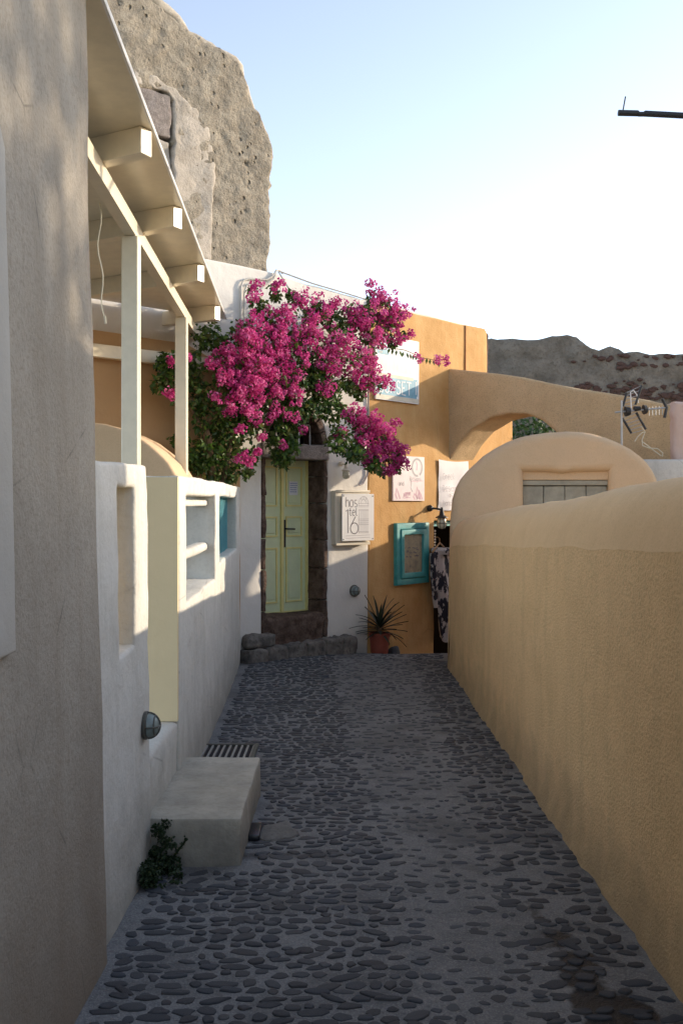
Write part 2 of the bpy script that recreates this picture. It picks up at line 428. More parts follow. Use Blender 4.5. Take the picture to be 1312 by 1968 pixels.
M['paper'] = paint('white_paper', (.74, .75, .78), rough=.8, var=.05)
M['blue_ink'] = paint('blue_ink', (.09, .16, .38), rough=.8)
M['purple_cloth'] = paint('purple_cloth', (.19, .04, .23), rough=.9, var=.3)
M['sign_blue'] = paint('faded_sky_blue_paint', (.20, .42, .53), rough=.6, var=.25)
M['sign_cream'] = paint('faded_cream_paint', (.66, .60, .47), rough=.65, var=.15)
M['sign_print'] = paint('faded_white_paint', (.80, .78, .76), rough=.65, var=.06)
M['poster'] = paint('pale_lilac_print', (.72, .60, .60), rough=.6, var=.1)
M['poster_pink'] = paint('faded_pink_print', (.60, .34, .42), rough=.6, var=.15)
M['poster_grey'] = paint('faded_grey_print', (.34, .33, .34), rough=.6, var=.2)
M['black_plastic'] = paint('black_plastic', (.02, .022, .026), rough=.35)
M['white_bead'] = paint('white_bead', (.6, .58, .55), rough=.5)

def street_mat():
    m, nt, b = nodes_of('trodden_mortar'); c = co(nt)
    a = noise_tex(nt, c, 2.2, 6, .65); d = noise_tex(nt, c, 45, 4, .7); e = noise_tex(nt, c, 9, 6, .7)
    base = mix(nt, ramp(nt, a, .35, .65), (.215, .218, .222), (.15, .153, .158))
    base = mix(nt, ramp(nt, e, .5, .7, 0, .6), base, (.28, .272, .26))
    base = mix(nt, ramp(nt, d, .5, .7, 0, .55), base, (.085, .085, .088))
    sp = noise_tex(nt, c, 130, 2, .6); base = mix(nt, ramp(nt, sp, .52, .62, 0, .5), base, (.34, .33, .31))
    pt = noise_tex(nt, c, 1.1, 5, .7); base = mix(nt, ramp(nt, pt, .52, .60, 0, .45), base, (.115, .112, .11))
    # damp brown run-off along the foot of the right wall, a stain with its own outline
    s = zco(nt); nz = noise_tex(nt, c, 7, 5, .6)
    px = math_(nt, 'SUBTRACT', s[0], math_(nt, 'ADD', .86, math_(nt, 'MULTIPLY', math_(nt, 'SUBTRACT', 3.7, s[1]), .12)))
    w = math_(nt, 'MULTIPLY', math_(nt, 'SUBTRACT', 4.15, s[1]), .17)
    d1 = math_(nt, 'ADD', math_(nt, 'SUBTRACT', w, math_(nt, 'ABSOLUTE', px)), math_(nt, 'MULTIPLY', math_(nt, 'SUBTRACT', nz, .5), .35))
    d2 = math_(nt, 'SUBTRACT', math_(nt, 'SUBTRACT', .05, math_(nt, 'ABSOLUTE', math_(nt, 'SUBTRACT', s[1], 4.82))), math_(nt, 'MULTIPLY', ramp(nt, math_(nt, 'ABSOLUTE', math_(nt, 'SUBTRACT', s[0], -.3)), .25, .55), .2))
    d2 = math_(nt, 'ADD', d2, math_(nt, 'MULTIPLY', math_(nt, 'SUBTRACT', nz, .5), .22))
    wet = math_(nt, 'MAXIMUM', ramp(nt, d1, -.01, .03), math_(nt, 'MULTIPLY', ramp(nt, d2, -.01, .04), .85))
    base = mix(nt, wet, base, (.022, .019, .017))
    nt.links.new(base, b.inputs['Base Color'])
    nt.links.new(ramp(nt, wet, 0, 1, .92, .35), b.inputs['Roughness']); b.inputs['Specular IOR Level'].default_value = .3
    p = bump(nt, b, e, .5, .03); bump(nt, b, d, .7, .012, p); return m
M['street'] = street_mat()
M['cobble'] = tinted('dark_lava_cobble', [(.034, .038, .046), (.056, .059, .066), (.046, .044, .046), (.082, .084, .090), (.040, .049, .064)], rough=.62, spec=.35, noise_sc=38, bs=.5)
M['worn_cobble'] = tinted('worn_grey_cobble', [(.048, .052, .06), (.085, .088, .094), (.068, .066, .066), (.125, .127, .13), (.05, .058, .075)], rough=.75, spec=.3, noise_sc=30, bs=.5)
M['mortar'] = rock('grey_mortar', (.17, .165, .155), (.23, .22, .205), (.10, .10, .10), sc=9, bs=.8, bd=.02)
M['ground'] = rock('dusty_hill_ground', (.22, .18, .13), (.28, .23, .17), (.16, .13, .1), sc=.6, bs=.3, bd=.05)
M['terrace_floor'] = plaster('terrace_screed', (.42, .36, .28), grain=40, gs=.3)
M['cloth'] = None
def dress_mat():
    m, nt, b = nodes_of('blotched_dress_cloth'); c = co(nt)
    a = noise_tex(nt, c, 11, 4, .6, (1, 1, .55)); d = noise_tex(nt, c, 6, 3, .55); r = noise_tex(nt, c, 3.5, 2)
    base = mix(nt, ramp(nt, a, .49, .53), (.52, .47, .45), (.022, .022, .035))
    base = mix(nt, ramp(nt, d, .60, .63, 0, .9), base, (.018, .017, .028))
    base = mix(nt, ramp(nt, r, .66, .69, 0, .8), base, (.28, .03, .04))
    nt.links.new(base, b.inputs['Base Color']); b.inputs['Roughness'].default_value = .85; return m
M['cloth'] = dress_mat()
def map_mat():
    m, nt, b = nodes_of('faded_map_print'); c = co(nt)
    a = noise_tex(nt, c, 8, 6, .65); d = noise_tex(nt, c, 22, 3)
    base = mix(nt, ramp(nt, a, .4, .62), (.40, .35, .23), (.24, .22, .17)); base = mix(nt, ramp(nt, d, .6, .7, 0, .5), base, (.12, .1, .09))
    nt.links.new(base, b.inputs['Base Color']); b.inputs['Roughness'].default_value = .25; return m
M['map'] = map_mat()

# ------------------------------------------------------------------ ground and street
def sstep(x, a, b):
    t = min(1, max(0, (x - a) / (b - a))); return t * t * (3 - 2 * t)
def ground_z(x, y):
    z = .05 * sstep(y, 8, 10.3) * sstep(-x, -.3, .5)
    if y > 11.2: z -= .16 * (min(y, 15) - 11.2) * sstep(y, 11.0, 12.2)
    return z
g = MB(); S = 600
g.add([(-S, -S, -.95), (S, -S, -.95), (S, S, -.95), (-S, S, -.95)], [(0, 1, 2, 3)])
tag(g.build('ground', M['ground'], smooth=False), 'dusty brown hillside ground around the village', None, None, 'structure')
g = MB(); nx, ny = 60, 150
for j in range(ny + 1):
    for i in range(nx + 1):
        x = -1.6 + 7.2 * i / nx; y = -3 + 20 * j / ny
        z = ground_z(x, y) + .012 * noise.noise(Vector((x * 2.1, y * 2.1, 3))) - .02 * sstep(abs(x - .1), .0, .01) * 0
        g.v.append((x, y, z))
for j in range(ny):
    for i in range(nx):
        a = j * (nx + 1) + i; g.f.append((a, a + 1, a + nx + 2, a + nx + 1))
street = tag(g.build('street', M['street'], recalc=False), 'narrow cobbled lane of dark lava stones set in grey mortar', None, None, 'structure')

def street_z(x, y): return ground_z(x, y) + .012 * noise.noise(Vector((x * 2.1, y * 2.1, 3)))
def cobble_mesh(k):
    r = random.Random(100 + k); n = 9; mb = MB()
    rad = []
    for i in range(n):
        t = 2 * math.pi * i / n
        ex = r.choice((1.5, 1.8, 2.2, 2.8)) if i == 0 else ex
        q = (abs(math.cos(t)) ** ex + abs(math.sin(t)) ** ex) ** (-1 / ex)
        rad.append(q * r.uniform(.70, 1.12))
    for (sc, z) in ((1.02, -.9), (1.0, .3), (.93, .85), (.6, 1.0)):
        for i in range(n):
            t = 2 * math.pi * i / n
            mb.v.append((.5 * rad[i] * sc * math.cos(t), .5 * rad[i] * sc * math.sin(t), z + r.uniform(-.12, .12) * (z > 0)))
    mb.v.append((0, 0, 1.0 + r.uniform(-.1, .1)))
    for q in range(3):
        for i in range(n): mb.f.append((q * n + i, q * n + (i + 1) % n, (q + 1) * n + (i + 1) % n, (q + 1) * n + i))
    for i in range(n): mb.f.append((3 * n + i, 3 * n + (i + 1) % n, 4 * n))
    return mb
CB = [cobble_mesh(k) for k in range(16)]
CM = [mb.mesh('cobblestone', M['cobble'], recalc=False, ang=60) for mb in CB]
CW = [mb.mesh('cobblestone', M['worn_cobble'], recalc=False, ang=60) for mb in CB]
def left_edge(y): return -.86 - .02 * max(0, y - 3.7)
stones = []      # x, y, width, depth, height
def blocked(x, y): return (-1.0 < x < -.43 and 4.62 < y < 5.9) or (-1.06 < x < -.58 and 6.55 < y < 7.05)
y = 2.7
while y < 11.4:
    rowd = rnd.uniform(.048, .080)
    lb = .49 - .058 * min(y, 9.5); rb = .70 + .012 * (y - 3)
    # left band and right band: stones laid in rows
    for bi, (x0, x1, dens) in enumerate([(left_edge(y) + rnd.uniform(0, .05), lb + rnd.uniform(-.03, .03), .97), (rb + rnd.uniform(-.06, .06), 1.13, .86 if y > 5 else .74)]):
        x = x0
        while x < x1 - .04:
            w = min(rnd.choice((rnd.uniform(.045, .085), rnd.uniform(.07, .13))), x1 - x + .02)
            if rnd.random() < dens:
                yy = y + .016 * math.sin(x * 9 + y * 3) + rnd.uniform(-.018, .018); d = rowd * rnd.uniform(.62, .98)
                if not blocked(x + w / 2, yy): stones.append((x + w / 2, yy, w - rnd.uniform(.003, .014), d, rnd.uniform(.002, .0075), bi))
            x += w
    # worn middle of the lane: small stones trodden flush, no clear rows
    x = lb
    while x < rb:
        w = rnd.choice((rnd.uniform(.025, .05), rnd.uniform(.04, .10)))
        if rnd.random() < .62: stones.append((x + w / 2, y + rnd.uniform(-.03, .03), w, rnd.uniform(.022, .055), rnd.uniform(.0008, .004), 2))
        x += w + rnd.uniform(0, .03)
    y += rowd
def seen(s):
    px = 656 + s[0] / s[1] * 1913; py = 970 + 1.7 / s[1] * 1913
    return (s[2] * s[3] / s[1] ** 3) if (-20 < px < 1330 and py < 1985) else 0
stones.sort(key=seen, reverse=True)
rest = MB(); worn = MB()
for i, (x, y, w, d, h, bi) in enumerate(stones):
    k = rnd.randrange(16); a = rnd.gauss(0, .3) + rnd.choice((0, math.pi)); z = street_z(x, y) + .001
    if i < 300:
        o = bpy.data.objects.new('cobblestone', (CW if bi == 2 else CM)[k]); COL.objects.link(o); o.parent = street
        o.location = (x, y, z); o.rotation_euler = (0, 0, a); o.scale = (w, d, h)
    else:
        ca, sa = math.cos(a), math.sin(a)
        (worn if bi == 2 else rest).add([(x + ca * v[0] * w - sa * v[1] * d, y + sa * v[0] * w + ca * v[1] * d, z + v[2] * h) for v in CB[k].v], CB[k].f, rnd.random())
rest.build('cobblestones', M['cobble'], street, kind='stuff', recalc=False, ang=60)
worn.build('worn_cobblestones', M['worn_cobble'], street, kind='stuff', recalc=False, ang=60)

# ------------------------------------------------------------------ left: near house, parapets, step, terrace
def near_fn(u, w, z): return (-.872 - .0225 * z + w, u, z)
t = thing('plaster_house', (-1.1, 2.5, 0), 'weathered grey-beige plaster house wall filling the left edge of the lane', 'house')
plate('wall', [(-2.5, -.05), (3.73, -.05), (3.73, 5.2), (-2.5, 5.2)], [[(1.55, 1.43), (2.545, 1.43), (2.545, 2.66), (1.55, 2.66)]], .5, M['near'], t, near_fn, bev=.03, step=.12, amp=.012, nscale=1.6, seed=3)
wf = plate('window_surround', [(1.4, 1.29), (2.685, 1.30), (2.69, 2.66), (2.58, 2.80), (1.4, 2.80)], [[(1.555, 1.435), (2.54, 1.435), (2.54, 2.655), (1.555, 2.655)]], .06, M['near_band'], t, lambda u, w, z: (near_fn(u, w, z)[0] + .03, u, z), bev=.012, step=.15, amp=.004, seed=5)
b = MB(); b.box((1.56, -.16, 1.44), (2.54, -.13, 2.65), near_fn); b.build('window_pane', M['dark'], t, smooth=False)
b = MB(); b.box((2.03, -.13, 1.44), (2.07, -.10, 2.65), near_fn); b.build('window_bar', M['grey_wood'], t, smooth=False)

def p1(u, w, z): return (-.905 - .012 * z + .008 * (u - 3.75) + w, u, z)
t = thing('parapet_wall', (-1.0, 4.2, 0), 'white parapet wall with a tall narrow niche beside the beige house', 'wall')
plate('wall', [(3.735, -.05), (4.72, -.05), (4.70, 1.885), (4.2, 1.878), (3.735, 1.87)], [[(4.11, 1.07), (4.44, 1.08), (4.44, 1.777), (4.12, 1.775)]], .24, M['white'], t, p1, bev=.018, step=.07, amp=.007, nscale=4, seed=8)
b = MB(); b.box((4.05, -.235, 1.0), (4.5, -.20, 1.85), p1); b.build('niche_back', M['cream'], t, smooth=False)

def p2(u, w, z): return (-.90 - .0308 * (u - 5.54) + w, u, z)
t = thing('parapet_wall', (-1.05, 7.9, 0), 'long white parapet wall with two openings and rounded cross rails', 'wall')
plate('wall', [(5.54, -.05), (10.30, -.05), (10.30, 1.885), (8.5, 1.885), (6.6, 1.875), (6.05, 1.87), (5.54, 1.86)],
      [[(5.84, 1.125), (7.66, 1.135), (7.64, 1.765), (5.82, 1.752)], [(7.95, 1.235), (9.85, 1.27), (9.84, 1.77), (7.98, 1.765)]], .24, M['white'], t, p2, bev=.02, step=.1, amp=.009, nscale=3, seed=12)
for (z0, z1, r) in ((1.342, 1.41, .028), (1.69, 1.735, .015)):
    box_obj('rail', (5.72, -.17, z0), (7.70, -.065, z1), M['white'], t, p2, bev=r, seg=3, step=.2, amp=.004, seed=z0)
sh = box_obj('shutter', (7.9, -.135, 1.2), (9.9, -.105, 1.8), M['shutter'], t, p2)
for i in range(24):
    b = MB(); u0 = 7.98 + i * .078
    b.box((u0, -.105, 1.22), (u0 + .03, -.092, 1.78), p2); b.build('slat', M['shutter'], sh, smooth=False)

box_obj('end_panel', (-1.135, 5.512, .5), (-.906, 5.548, 1.852), M['cream'], t, None)

t = thing('entrance_step', (-.7, 5.25, 0), 'low white plastered block step below the gap in the parapets', 'step')
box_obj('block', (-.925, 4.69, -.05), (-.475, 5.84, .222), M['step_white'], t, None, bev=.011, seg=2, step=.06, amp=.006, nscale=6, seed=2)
t = thing('entrance_threshold', (-1.2, 5.1, 0), 'white raised threshold between the two parapets above the block step', 'threshold')
box_obj('slab', (-1.9, 4.715, -.05), (-.912, 5.545, .5), M['white'], t, None, bev=.025, seg=3, step=.12, amp=.008, nscale=4, seed=6)
tf = MB(); tf.box((-4.5, 3.74, .2), (-1.1, 11.5, .46)); tag(tf.build('terrace', M['terrace_floor'], smooth=False), 'raised terrace floor behind the white parapets', None, None, 'structure')

def bulkhead(fr, u, z, r, label):
    o = fr(u, 0, z); nrm = fr(u, 1, z) - o
    t = thing('bulkhead_lamp', o, label, 'lamp', 'round caged bulkhead lamps on the walls')
    b = MB(); b.lathe([(0, 0), (r * 1.12, 0), (r * 1.12, r * .22), (r * .98, r * .3), (0, r * .3)], o, nrm); b.build('base', M['bronze'], t)
    b = MB(); b.lathe([(r * .95, r * .28), (r * .93, r * .55), (r * .8, r * .85), (r * .5, r * 1.08), (0, r * 1.16)], o, nrm); b.build('glass', M['lamp_glass'], t)
    c = MB(); rr = r * .07
    for a in (0, 90):
        pts = []
        for i in range(13):
            q = R(180 * i / 12); h = r * .28 + math.sin(q) * r * .98; l = math.cos(q) * r * 1.04
            pts.append(fr(u + (l if a == 0 else 0), h, z + (l if a else 0)))
        c.tube(pts, rr, 6)
    c.tube([fr(u + r * .78 * math.cos(R(q * 15)), r * .86, z + r * .78 * math.sin(R(q * 15))) for q in range(25)], rr, 6)
    c.build('cage', M['bronze'], t)
    return t
bulkhead(Fr(-.905, 4.58, 90), 0, .685, .058, 'green glass caged bulkhead lamp low on white parapet above the block step')

t = thing('drain_grate', (-.8, 6.8, 0), 'rusty metal drain grate set in the cobbles behind the block step', 'grate')
b = MB()
for lo, hi in (((-1.03, 6.58, 0), (-1.0, 7.0, .022)), ((-.61, 6.58, 0), (-.58, 7.0, .022)), ((-1.0, 6.97, 0), (-.61, 7.0, .022)), ((-1.0, 6.58, 0), (-.61, 6.61, .022))): b.box(lo, hi)
b.build('frame', M['bronze'], t, smooth=False)
b = MB(); b.box((-1.0, 6.61, .0), (-.61, 6.97, .006)); b.build('pit', M['dark'], t, smooth=False)
for i in range(10):
    b = MB(); x = -.985 + i * .041; b.box((x, 6.61, .004), (x + .014, 6.97, .018)); b.build('bar', M['alu'], t, smooth=False)

t = tag(box_obj('meter_cover', (-.475, 5.03, .0), (-.415, 5.24, .03), M['black_plastic'], None, None, bev=.008), 'small black plastic cover on the ground beside the block step', 'cover')
# plaster flare spilling from the foot of the step
b = MB(); nn = 22
for q, (rr_, zz) in enumerate(((1.0, -.015), (.93, .006), (.7, .016), (.35, .022))):
    for k in range(nn):
        a = 2 * math.pi * k / nn; e = 1 + .45 * noise.noise(Vector((math.cos(a) * 1.3, math.sin(a) * 1.3, 4)))
        b.v.append((-.34 + .10 * rr_ * e * math.cos(a), 5.16 + .15 * rr_ * e * math.sin(a), zz + .008 * noise.noise(Vector((math.cos(a) * 3 * rr_, math.sin(a) * 3 * rr_, 7)))))
b.v.append((-.34, 5.16, .022))
for q in range(3):
    for k in range(nn): b.f.append((q * nn + k, q * nn + (k + 1) % nn, (q + 1) * nn + (k + 1) % nn, (q + 1) * nn + k))
for k in range(nn): b.f.append((3 * nn + k, 3 * nn + (k + 1) % nn, 4 * nn))
tag(b.build('mortar_patch', M['mortar']), 'rough grey mortar patch on the cobbles beside the block step', 'mortar')

# ------------------------------------------------------------------ pergola on the terrace
def edge_x(y): return -.784 - .044 * y
def beam_x(y): return -1.005 - .043 * y
t = pergola = thing('pergola', (-1.6, 6.5, .46), 'cream painted pergola with skewed rafters and a solid roof over the terrace', 'pergola')
b = MB(); prof = []
ys = [3.5 + (10.2 - 3.5) * i / 20 for i in range(21)]
top = [(edge_x(y) + .045, y) for y in ys]; bot = [(-4.4, ys[-1] - 3.0), (-4.4, 3.76), (-1.2, 3.76), (-.955, 3.5)]
poly = top + bot
n = len(poly); b.v = [(p[0], p[1], 3.598) for p in poly] + [(p[0], p[1], 3.625) for p in poly]
b.f = [tuple(range(n))[::-1], tuple(range(n, 2 * n))] + [(i, (i + 1) % n, n + (i + 1) % n, n + i) for i in range(n)]
b.build('roof', M['roofpaint'], t, smooth=False)
b = MB(); b.tube([(edge_x(y) + .052, y, 3.606) for y in ys], .012, 6); b.build('roof_edging', M['signwhite'], t)
b = MB()
for i in range(20):
    y0, y1 = 3.76 + i * .32, 3.76 + (i + 1) * .32
    b.box((0, 0, 0), (1, 1, 1), lambda x, y, z, y0=y0, y1=y1: (beam_x(y0 + (y1 - y0) * y) - .07 * (1 - x), y0 + (y1 - y0) * y, 3.365 + .095 * z))
b.build('beam', M['pergola'], t, smooth=False)
bt = R(30)
for ye in (3.55, 4.98, 6.30, 7.82, 9.45):
    ex = edge_x(ye)
    def raf(l, w, z, ex=ex, ye=ye): return (ex - l * math.cos(bt) + w * math.sin(bt), ye + l * math.sin(bt) + w * math.cos(bt), z)
    L = 3.2 if ye < 9 else 2.4
    l0 = 0 if ye > 4 else .95
    box_obj('rafter', (l0, 0, 3.461), (L, .085, 3.597), M['pergola'], t, raf, bev=.004, seg=1)
for yp in (6.2, 8.87):
    x = beam_x(yp) - .035
    box_obj('post', (x - .052, yp - .052, .4), (x + .05, yp + .05, 3.364), M['pergola'], t, None, bev=.005, seg=1)
FH = Fr(.313, 11.74, 43.531)
box_obj('cross_beam', (-4.2, .10, 3.05), (-1.9, .18, 3.17), M['pergola'], t, lambda u, n, z: FH(u, n, z), bev=.004, seg=1)
b = MB(); px = -1.36; b.tube([(px + .012 * math.sin(i * 1.1) + .03 * (i / 11) ** 3, 5.6 + .01 * i / 11, 3.4 - i * .058 * 1.0) for i in range(12)], .004, 5)
b.tube([(px + .03, 5.61, 2.765), (px + .035, 5.61, 2.72)], .007, 5)
tag(b.build('hanging_cord', M['cable']), 'thin yellowish cord hanging from the pergola beam', 'cord')

# house wall under the pergola and the little vault on the terrace
t = thing('terrace_house', FH(-3.2, .02, .46), 'brown-beige house wall in the shade under the pergola roof', 'house')
plate('wall', [(-4.6, .3), (-1.93, .3), (-1.93, 3.05), (-2.6, 3.3), (-4.6, 3.34)], [], .05, M['terrace_wall'], t, lambda u, w, z: FH(u, w + .05, z), bev=.01, step=.25, amp=.006)
t = thing('vault_roof', (-2.0, 8.2, .46), 'small sandy vault with a curved gable on the terrace behind the posts', 'vault')
cv = [(-2.95, .3), (-1.34, .3), (-1.35, 1.93), (-1.42, 2.05), (-1.53, 2.16), (-1.66, 2.255), (-1.8, 2.325), (-1.95, 2.365), (-2.1, 2.38), (-2.3, 2.375), (-2.5, 2.33), (-2.7, 2.23), (-2.88, 2.05), (-2.95, 1.9)]
plate('gable', cv, [], .95, M['dome'], t, lambda u, w, z: (u, 8.2 - w, z), bev=.03, step=.12, amp=.006)

# ------------------------------------------------------------------ hostel house
t = hostel = thing('hostel_house', FH(-.9, 0, 0), 'white plastered hostel house with an arched doorway at the lane bend', 'house')
ho = [(-4.6, -.3), (0, -.3), (0, 4.10), (-.25, 4.125), (-.5, 4.13), (-.75, 4.15), (-1.0, 4.16), (-1.25, 4.19), (-1.44, 4.21), (-4.6, 4.19)]
hole = [(-1.605, .2), (-.655, .2), (-.655, 2.39)] + arc(-1.13, 2.39, .475, .45, 0, 180, 14)[1:] + [(-1.605, 2.2)]
plate('wall', ho, [hole], .42, M['hostel'], t, lambda u, w, z: FH(u, w, z), bev=.02, step=.14, amp=.008, nscale=2.2, seed=20)
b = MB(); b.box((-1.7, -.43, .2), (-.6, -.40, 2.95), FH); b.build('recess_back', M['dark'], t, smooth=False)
def jamb(u0, u1, zs, sd):
    for i, (a, c) in enumerate(zip(zs[:-1], zs[1:])):
        box_obj('jamb_stone', (u0 + rnd.uniform(-.006, .006), -.36, a + .004), (u1 - .001, .004 + rnd.uniform(-.004, .008), c - .004), M['jamb'], t, FH, bev=.014, seg=2, step=.05, amp=.012, nscale=9, seed=sd + i)
jamb(-.712, -.652, (.2, .62, .98, 1.30, 1.72, 2.02, 2.20), 30)
jamb(-1.608, -1.545, (.2, .55, 1.0, 1.34, 1.80, 2.20), 50)
box_obj('lintel', (-1.61, -.34, 2.205), (-.65, .03, 2.37), M['lintel'], t, FH, bev=.018, seg=2, step=.05, amp=.012, nscale=8, seed=3)
box_obj('threshold_stone', (-1.545, -.36, .1), (-.712, .015, .485), M['jamb'], t, FH, bev=.03, seg=2, step=.06, amp=.03, nscale=7, seed=9)
nv = 9
for k in range(nv):
    a0, a1 = 180 * k / nv + 1.2, 180 * (k + 1) / nv - 1.2
    pts = [(-1.13 + .474 * math.cos(R(a)), 2.385 + .45 * math.sin(R(a))) for a in (a0, (a0 + a1) / 2, a1)] + [(-1.13 + .395 * math.cos(R(a)), 2.375 + .375 * math.sin(R(a))) for a in (a1, (a0 + a1) / 2, a0)]
    plate('arch_stone', pts, [], .3, M['jamb'], t, lambda u, w, z: FH(u, w + .002, z), bev=.008, step=.06, amp=.006, nscale=12, seed=k)
for i in range(5):
    b = MB(); u = -1.47 + i * .165; b.tube([FH(u, -.12, 2.36), FH(u, -.12, 2.84)], .009, 6); b.build('transom_bar', M['signwhite'], t)
b = MB(); b.tube([FH(-1.58, -.12, 2.6), FH(-.67, -.12, 2.6)], .008, 6); b.build('transom_bar', M['signwhite'], t)
# double door, 0.83 m wide
def leaf(u0, u1, handle):
    d = box_obj('door_leaf', (u0, -.325, .50), (u1, -.285, 2.205), M['door'], t, FH, bev=.003, seg=1)
    w = u1 - u0
    for (z0, z1) in ((.60, 1.22), (1.34, 1.57), (1.68, 2.13)):
        b = MB()
        for k, (e, n0) in enumerate(((.055, .012),)):
            a0, a1 = u0 + e, u1 - e
            b.box((a0, -.285, z0), (a0 + .018, -.272, z1), FH); b.box((a1 - .018, -.285, z0), (a1, -.272, z1), FH)
            b.box((a0 + .018, -.285, z0), (a1 - .018, -.2725, z0 + .018), FH); b.box((a0 + .018, -.285, z1 - .018), (a1 - .018, -.2725, z1), FH)
        b.build('panel_moulding', M['door_trim'], d, smooth=False)
        box_obj('panel', (u0 + .095, -.286, z0 + .04), (u1 - .095, -.277, z1 - .04), M['door'], d, FH, bev=.004, seg=1)
    if handle:
        b = MB(); b.box((u0 + .012, -.285, 1.22), (u0 + .052, -.274, 1.53), FH); b.tube([FH(u0 + .03, -.276, 1.43), FH(u0 + .03, -.225, 1.43), FH(u0 + .14, -.22, 1.425)], .009, 8)
        b.build('handle', M['iron'], d)
    return d
leaf(-1.54, -1.102, False); leaf(-1.088, -.735, True)
b = MB(); b.box((-1.112, -.285, .5), (-1.078, -.258, 2.2), FH); b.build('door_rebate', M['door_trim'], t, smooth=False)
b = MB(); b.box((-.735, -.33, .49), (-.714, -.255, 2.205), FH); b.box((-1.545, -.33, .487), (-.735, -.27, .50), FH); b.build('door_frame', M['door_trim'], t, smooth=False)
pn = thing('paper_notice', FH(-.91, -.27, 1.9), 'small white paper notice with blue lettering stuck on the green door', 'notice')
b = MB(); b.box((-.99, -.275, 1.81), (-.86, -.2715, 1.965), FH); b.build('sheet', M['paper'], pn, smooth=False)
b = MB()
for i in range(5):
    z = 1.94 - i * .024; u = -.975
    while u < -.885:
        w = rnd.uniform(.008, .022); ribbon(b, FH, [(u, z), (u + w * .5, z + .004), (u + w, z)], .008, -.2705); u += w + .006
b.build('print', M['blue_ink'], pn, smooth=False)

# stone step in front of the door
t = thing('stone_step', FH(-1.1, .15, 0), 'rough grey stone doorstep with an extra block at its left end', 'step')
us = [-1.93, -1.66, -1.36, -1.08, -.82, -.58, -.36]
for i in range(6):
    box_obj('stone', (us[i] - .003, -.01, -.05), (us[i + 1] + .003, .17 + rnd.uniform(-.015, .02), .185 + .012 * i * .3), M['step'], t, FH, bev=.022, seg=2, step=.04, amp=.02, nscale=11, seed=60 + i)
box_obj('stone', (-1.9, -.005, .19), (-1.52, .15, .335), M['step'], t, FH, bev=.04, seg=3, step=.05, amp=.02, nscale=7, seed=71)

# hostel sign
t = thing('hostel_sign', FH(-.3, 0, 1.23), 'white wall sign reading hostel 16 with a line drawing of a door', 'sign')
box_obj('sign_box', (-.60, .0, 1.245), (-.05, .075, 1.86), M['signbox'], t, FH, bev=.006, seg=1)
box_obj('sign_rim', (-.598, .0752, 1.235), (-.05, .088, 1.27), M['signbox'], t, FH, bev=.004, seg=1)
box_obj('sign_rim', (-.598, .0752, 1.84), (-.05, .088, 1.868), M['signbox'], t, FH, bev=.004, seg=1)
box_obj('sign_plate', (-.535, .108, 1.285), (-.022, .12, 1.825), M['signwhite'], t, FH, bev=.002, seg=1)
NP = .1216
b = MB(); sw = .0065
write(b, FH, 'hos', -.475, 1.675, .082, NP, sw, .2, .78)
write(b, FH, 'tel', -.425, 1.575, .066, NP, sw, .22, .85)
ribbon(b, FH, [(-.478, 1.625), (-.445, 1.648), (-.445, 1.375)], .010, NP)
ribbon(b, FH, [(-.325, 1.565), (-.395, 1.46)], .010, NP); ribbon(b, FH, arc(-.342, 1.43, .062, .062, 0, 360, 28), .010, NP)
b.build('lettering', M['ink'], t, smooth=False)
b = MB(); w2 = .004
ribbon(b, FH, [(-.275, 1.69)] + arc(-.195, 1.72, .075, .075, 180, 0, 14) + [(-.115, 1.69)], w2, NP)
ribbon(b, FH, arc(-.195, 1.72, .04, .04, 180, 0, 10), w2, NP)
for z in (1.69, 1.715, 1.675, 1.645, 1.632, 1.535, 1.515, 1.49, 1.47, 1.39, 1.375): ribbon(b, FH, [(-.28, z), (-.11, z)], w2, NP)
for u in (-.262, -.228, -.195, -.162, -.128): ribbon(b, FH, [(u, 1.632), (u, 1.375)], w2, NP)
for a in (50, 90, 130): ribbon(b, FH, [(-.195 + .04 * math.cos(R(a)), 1.72 + .04 * math.sin(R(a))), (-.195 + .075 * math.cos(R(a)), 1.72 + .075 * math.sin(R(a)))], w2, NP)
for z in (1.345, 1.318): ribbon(b, FH, [(-.48, z), (-.09, z + .004)], w2, NP)
b.build('drawing', M['ink_light'], t, smooth=False)
b = MB()
for u, z in ((-.515, 1.305), (-.045, 1.305), (-.045, 1.80), (-.515, 1.80)):
    b = MB(); b.lathe([(0, .004), (.007, .003), (.008, 0)], FH(u, .12, z), FH(0, 1, 0) - FH(0, 0, 0), 8); b.build('screw', M['bronze'], t)

